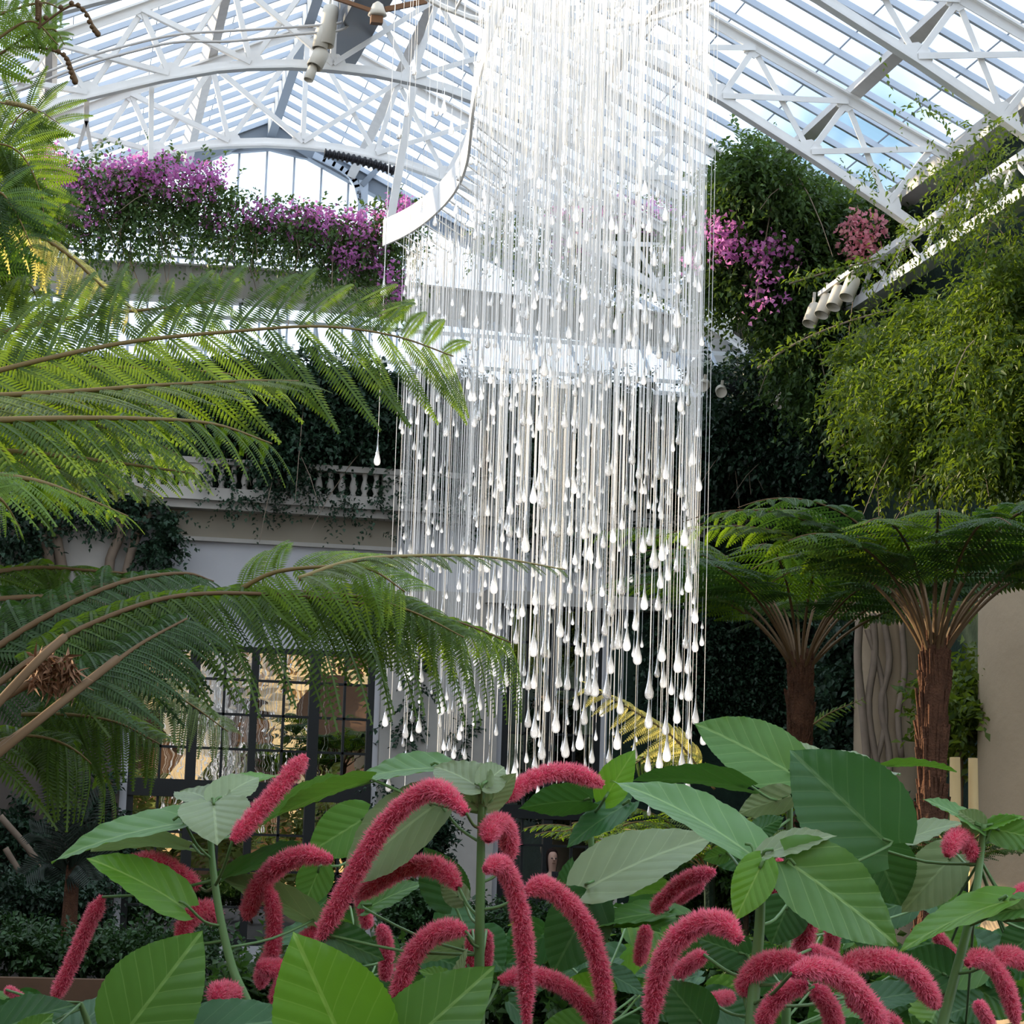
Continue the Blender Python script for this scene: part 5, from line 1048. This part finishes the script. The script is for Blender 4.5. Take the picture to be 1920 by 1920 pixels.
def spike(k, pts, r, d, pale=False, seed=0):
    """hanging fuzzy flower spike along picture points; r = half thickness in the picture"""
    rg = np.random.default_rng(300+seed); n = 46; L = smooth_line([at(x, y, d+(0.02*i)) for i, (x, y) in enumerate(pts)], n)
    R = r/FPX*d; lv = MB(); rad = []
    for i in range(n):
        q = i/(n-1); rad.append(R*.74*min(1, .45+4*q)*min(1, .35+5*(1-q))*(1+.06*rg.normal()))
    core = lv.tube(L, rad, 14).build('flower_spike', M['spike'], PL[k], True)
    P = np.array([tuple(p) for p in L]); T = unit(np.gradient(P, axis=0)); ln_ = sum((L[i+1]-L[i]).length for i in range(n-1))
    nh = int(min(6500, 900+ln_*19000)); t = rg.random(nh)*(n-1); i0 = np.minimum(t.astype(int), n-2); w = (t-i0)[:, None]
    Pc = P[i0]*(1-w)+P[i0+1]*w; Tc = T[i0]; o = rg.normal(size=(nh, 3)); o = unit(o-Tc*(o*Tc).sum(1, keepdims=True)+Tc*.0)
    rr_ = np.array(rad)[i0][:, None]; hl = R*.42*(.6+.8*rg.random((nh, 1)))*np.minimum(1, rr_/(R*.6))
    dirn = unit(o+rg.normal(size=(nh, 3))*.35); b0 = Pc+o*rr_*.88; s_ = unit(np.cross(dirn, rg.normal(size=(nh, 3))))*R*.05
    v = np.stack([b0-s_, b0+s_, b0+dirn*(hl+rr_*.12)], 1).reshape(-1, 3); f = np.arange(nh*3).reshape(-1, 3)
    np_mesh('fuzz', v, f, M['fuzz'], core)
    # green peduncle to the stem, from the end nearer the plant
    e = min((L[0], L[-1]), key=lambda p: min((s-p).length for s in SL[k])); q = near_stem(k, e, .03)
    if (q-e).length < .22: MB().tube(smooth_line([q, q.lerp(e, .5)-Vector((0, 0, .006)), e], 8), .0022, 6).build('stalk', M['stem'], core, True)
SP = [
 (A, [(436, 1577), (478, 1530), (525, 1475), (573, 1418)], 19, 3.3), (A, [(228, 1634), (262, 1616), (300, 1617), (335, 1638), (374, 1664)], 19, 3.45), (A, [(192, 1682), (165, 1735), (135, 1805), (100, 1878)], 16, 3.5), (A, [(334, 1758), (360, 1717), (387, 1706), (410, 1726)], 20, 3.42),
 (A, [(403, 1868), (420, 1862), (444, 1868)], 24, 3.3), (A, [(328, 1870), (318, 1895), (310, 1928)], 16, 3.2), ('H', [(12, 1856), (26, 1862), (44, 1876)], 10, 3.7),
 ('F', [(622, 1612), (567, 1603), (520, 1624), (495, 1650), (474, 1685), (462, 1722)], 20, 3.5), ('F', [(500, 1655), (514, 1715), (510, 1785), (497, 1812), (487, 1852)], 17, 3.55), ('F', [(484, 1812), (515, 1816), (548, 1816)], 18, 3.5), ('F', [(535, 1835), (525, 1850), (514, 1882)], 15, 3.5),
 (B_, [(874, 1524), (838, 1490), (805, 1481), (764, 1505), (722, 1546), (685, 1602), (655, 1655), (625, 1712), (594, 1775)], 22, 3.15), (B_, [(860, 1664), (832, 1632), (790, 1622), (745, 1633), (705, 1655), (666, 1682)], 21, 3.3), ('F', [(676, 1680), (682, 1705), (690, 1738)], 14, 3.6), ('F', [(714, 1735), (725, 1780), (722, 1838)], 15, 3.6), ('F', [(560, 1764), (600, 1741), (638, 1732)], 14, 3.6),
 (B_, [(944, 1501), (978, 1472), (1026, 1450), (1075, 1449), (1130, 1471)], 18, 3.3), (B_, [(915, 1576), (922, 1550), (938, 1543), (952, 1560), (958, 1610)], 21, 3.2), (B_, [(910, 1630), (938, 1621), (960, 1655), (976, 1718), (985, 1795), (988, 1930)], 20, 3.12), (B_, [(985, 1672), (1018, 1661), (1056, 1685), (1094, 1730), (1120, 1794), (1133, 1868), (1136, 1930)], 21, 3.25),
 (B_, [(872, 1745), (838, 1742), (800, 1760), (771, 1797), (752, 1846), (756, 1888)], 21, 3.2), (B_, [(936, 1840), (988, 1828), (1045, 1842), (1090, 1876), (1126, 1928)], 19, 3.3), (B_, [(768, 1861), (800, 1866), (842, 1862)], 15, 3.25), (B_, [(886, 1745), (882, 1790), (884, 1848)], 12, 3.4), (B_, [(912, 1745), (914, 1780), (911, 1815)], 12, 3.4), (B_, [(884, 1472), (888, 1485), (890, 1496)], 7, 3.3),
 (C_, [(1386, 1763), (1358, 1733), (1318, 1728), (1275, 1755), (1247, 1795), (1231, 1846), (1217, 1930)], 24, 2.9), ('G', [(1340, 1634), (1290, 1648), (1255, 1676), (1225, 1710)], 17, 3.4), ('G', [(1318, 1655), (1295, 1672), (1268, 1690)], 12, 3.45), ('G', [(1212, 1738), (1206, 1770), (1198, 1808)], 15, 3.4), (C_, [(1320, 1790), (1295, 1806), (1265, 1828)], 17, 3.1),
 ('E', [(1526, 1694), (1512, 1745), (1496, 1800)], 20, 3.3), ('E', [(1564, 1730), (1560, 1760), (1554, 1796)], 16, 3.35), (C_, [(1505, 1800), (1445, 1803), (1408, 1828), (1393, 1862)], 22, 3.0), (C_, [(1485, 1824), (1528, 1815), (1568, 1827), (1603, 1854), (1635, 1894), (1653, 1930)], 24, 2.9), (C_, [(1576, 1812), (1615, 1800), (1663, 1800), (1706, 1818), (1734, 1850), (1756, 1888)], 22, 3.0), (C_, [(1512, 1842), (1457, 1872), (1425, 1926)], 20, 2.95), (C_, [(1528, 1850), (1556, 1890), (1566, 1930)], 20, 3.0), (C_, [(1590, 1870), (1630, 1895), (1690, 1928)], 18, 3.1),
 (D_, [(1776, 1604), (1790, 1572), (1809, 1573), (1831, 1614)], 18, 3.25), ('E', [(1750, 1745), (1774, 1775), (1799, 1802)], 13, 3.4), (D_, [(1813, 1806), (1841, 1795), (1873, 1826), (1892, 1866), (1906, 1920)], 18, 3.15), (D_, [(1865, 1795), (1895, 1792), (1930, 1808)], 19, 3.2), (D_, [(1833, 1880), (1846, 1902), (1860, 1930)], 14, 3.1), ('E', [(1494, 1606), (1516, 1600), (1542, 1594)], 14, 3.6), ('E', [(1462, 1612), (1456, 1645), (1452, 1685)], 13, 3.5), ('E', [(1545, 1553), (1556, 1550), (1568, 1548)], 12, 3.7), (C_, [(1330, 1876), (1350, 1872), (1374, 1870)], 15, 3.2), (D_, [(1880, 1700), (1900, 1680), (1930, 1660)], 13, 3.4), (C_, [(1520, 1780), (1545, 1790), (1575, 1806)], 15, 3.2)]
for i, q in enumerate(SP): spike(*q, seed=i)
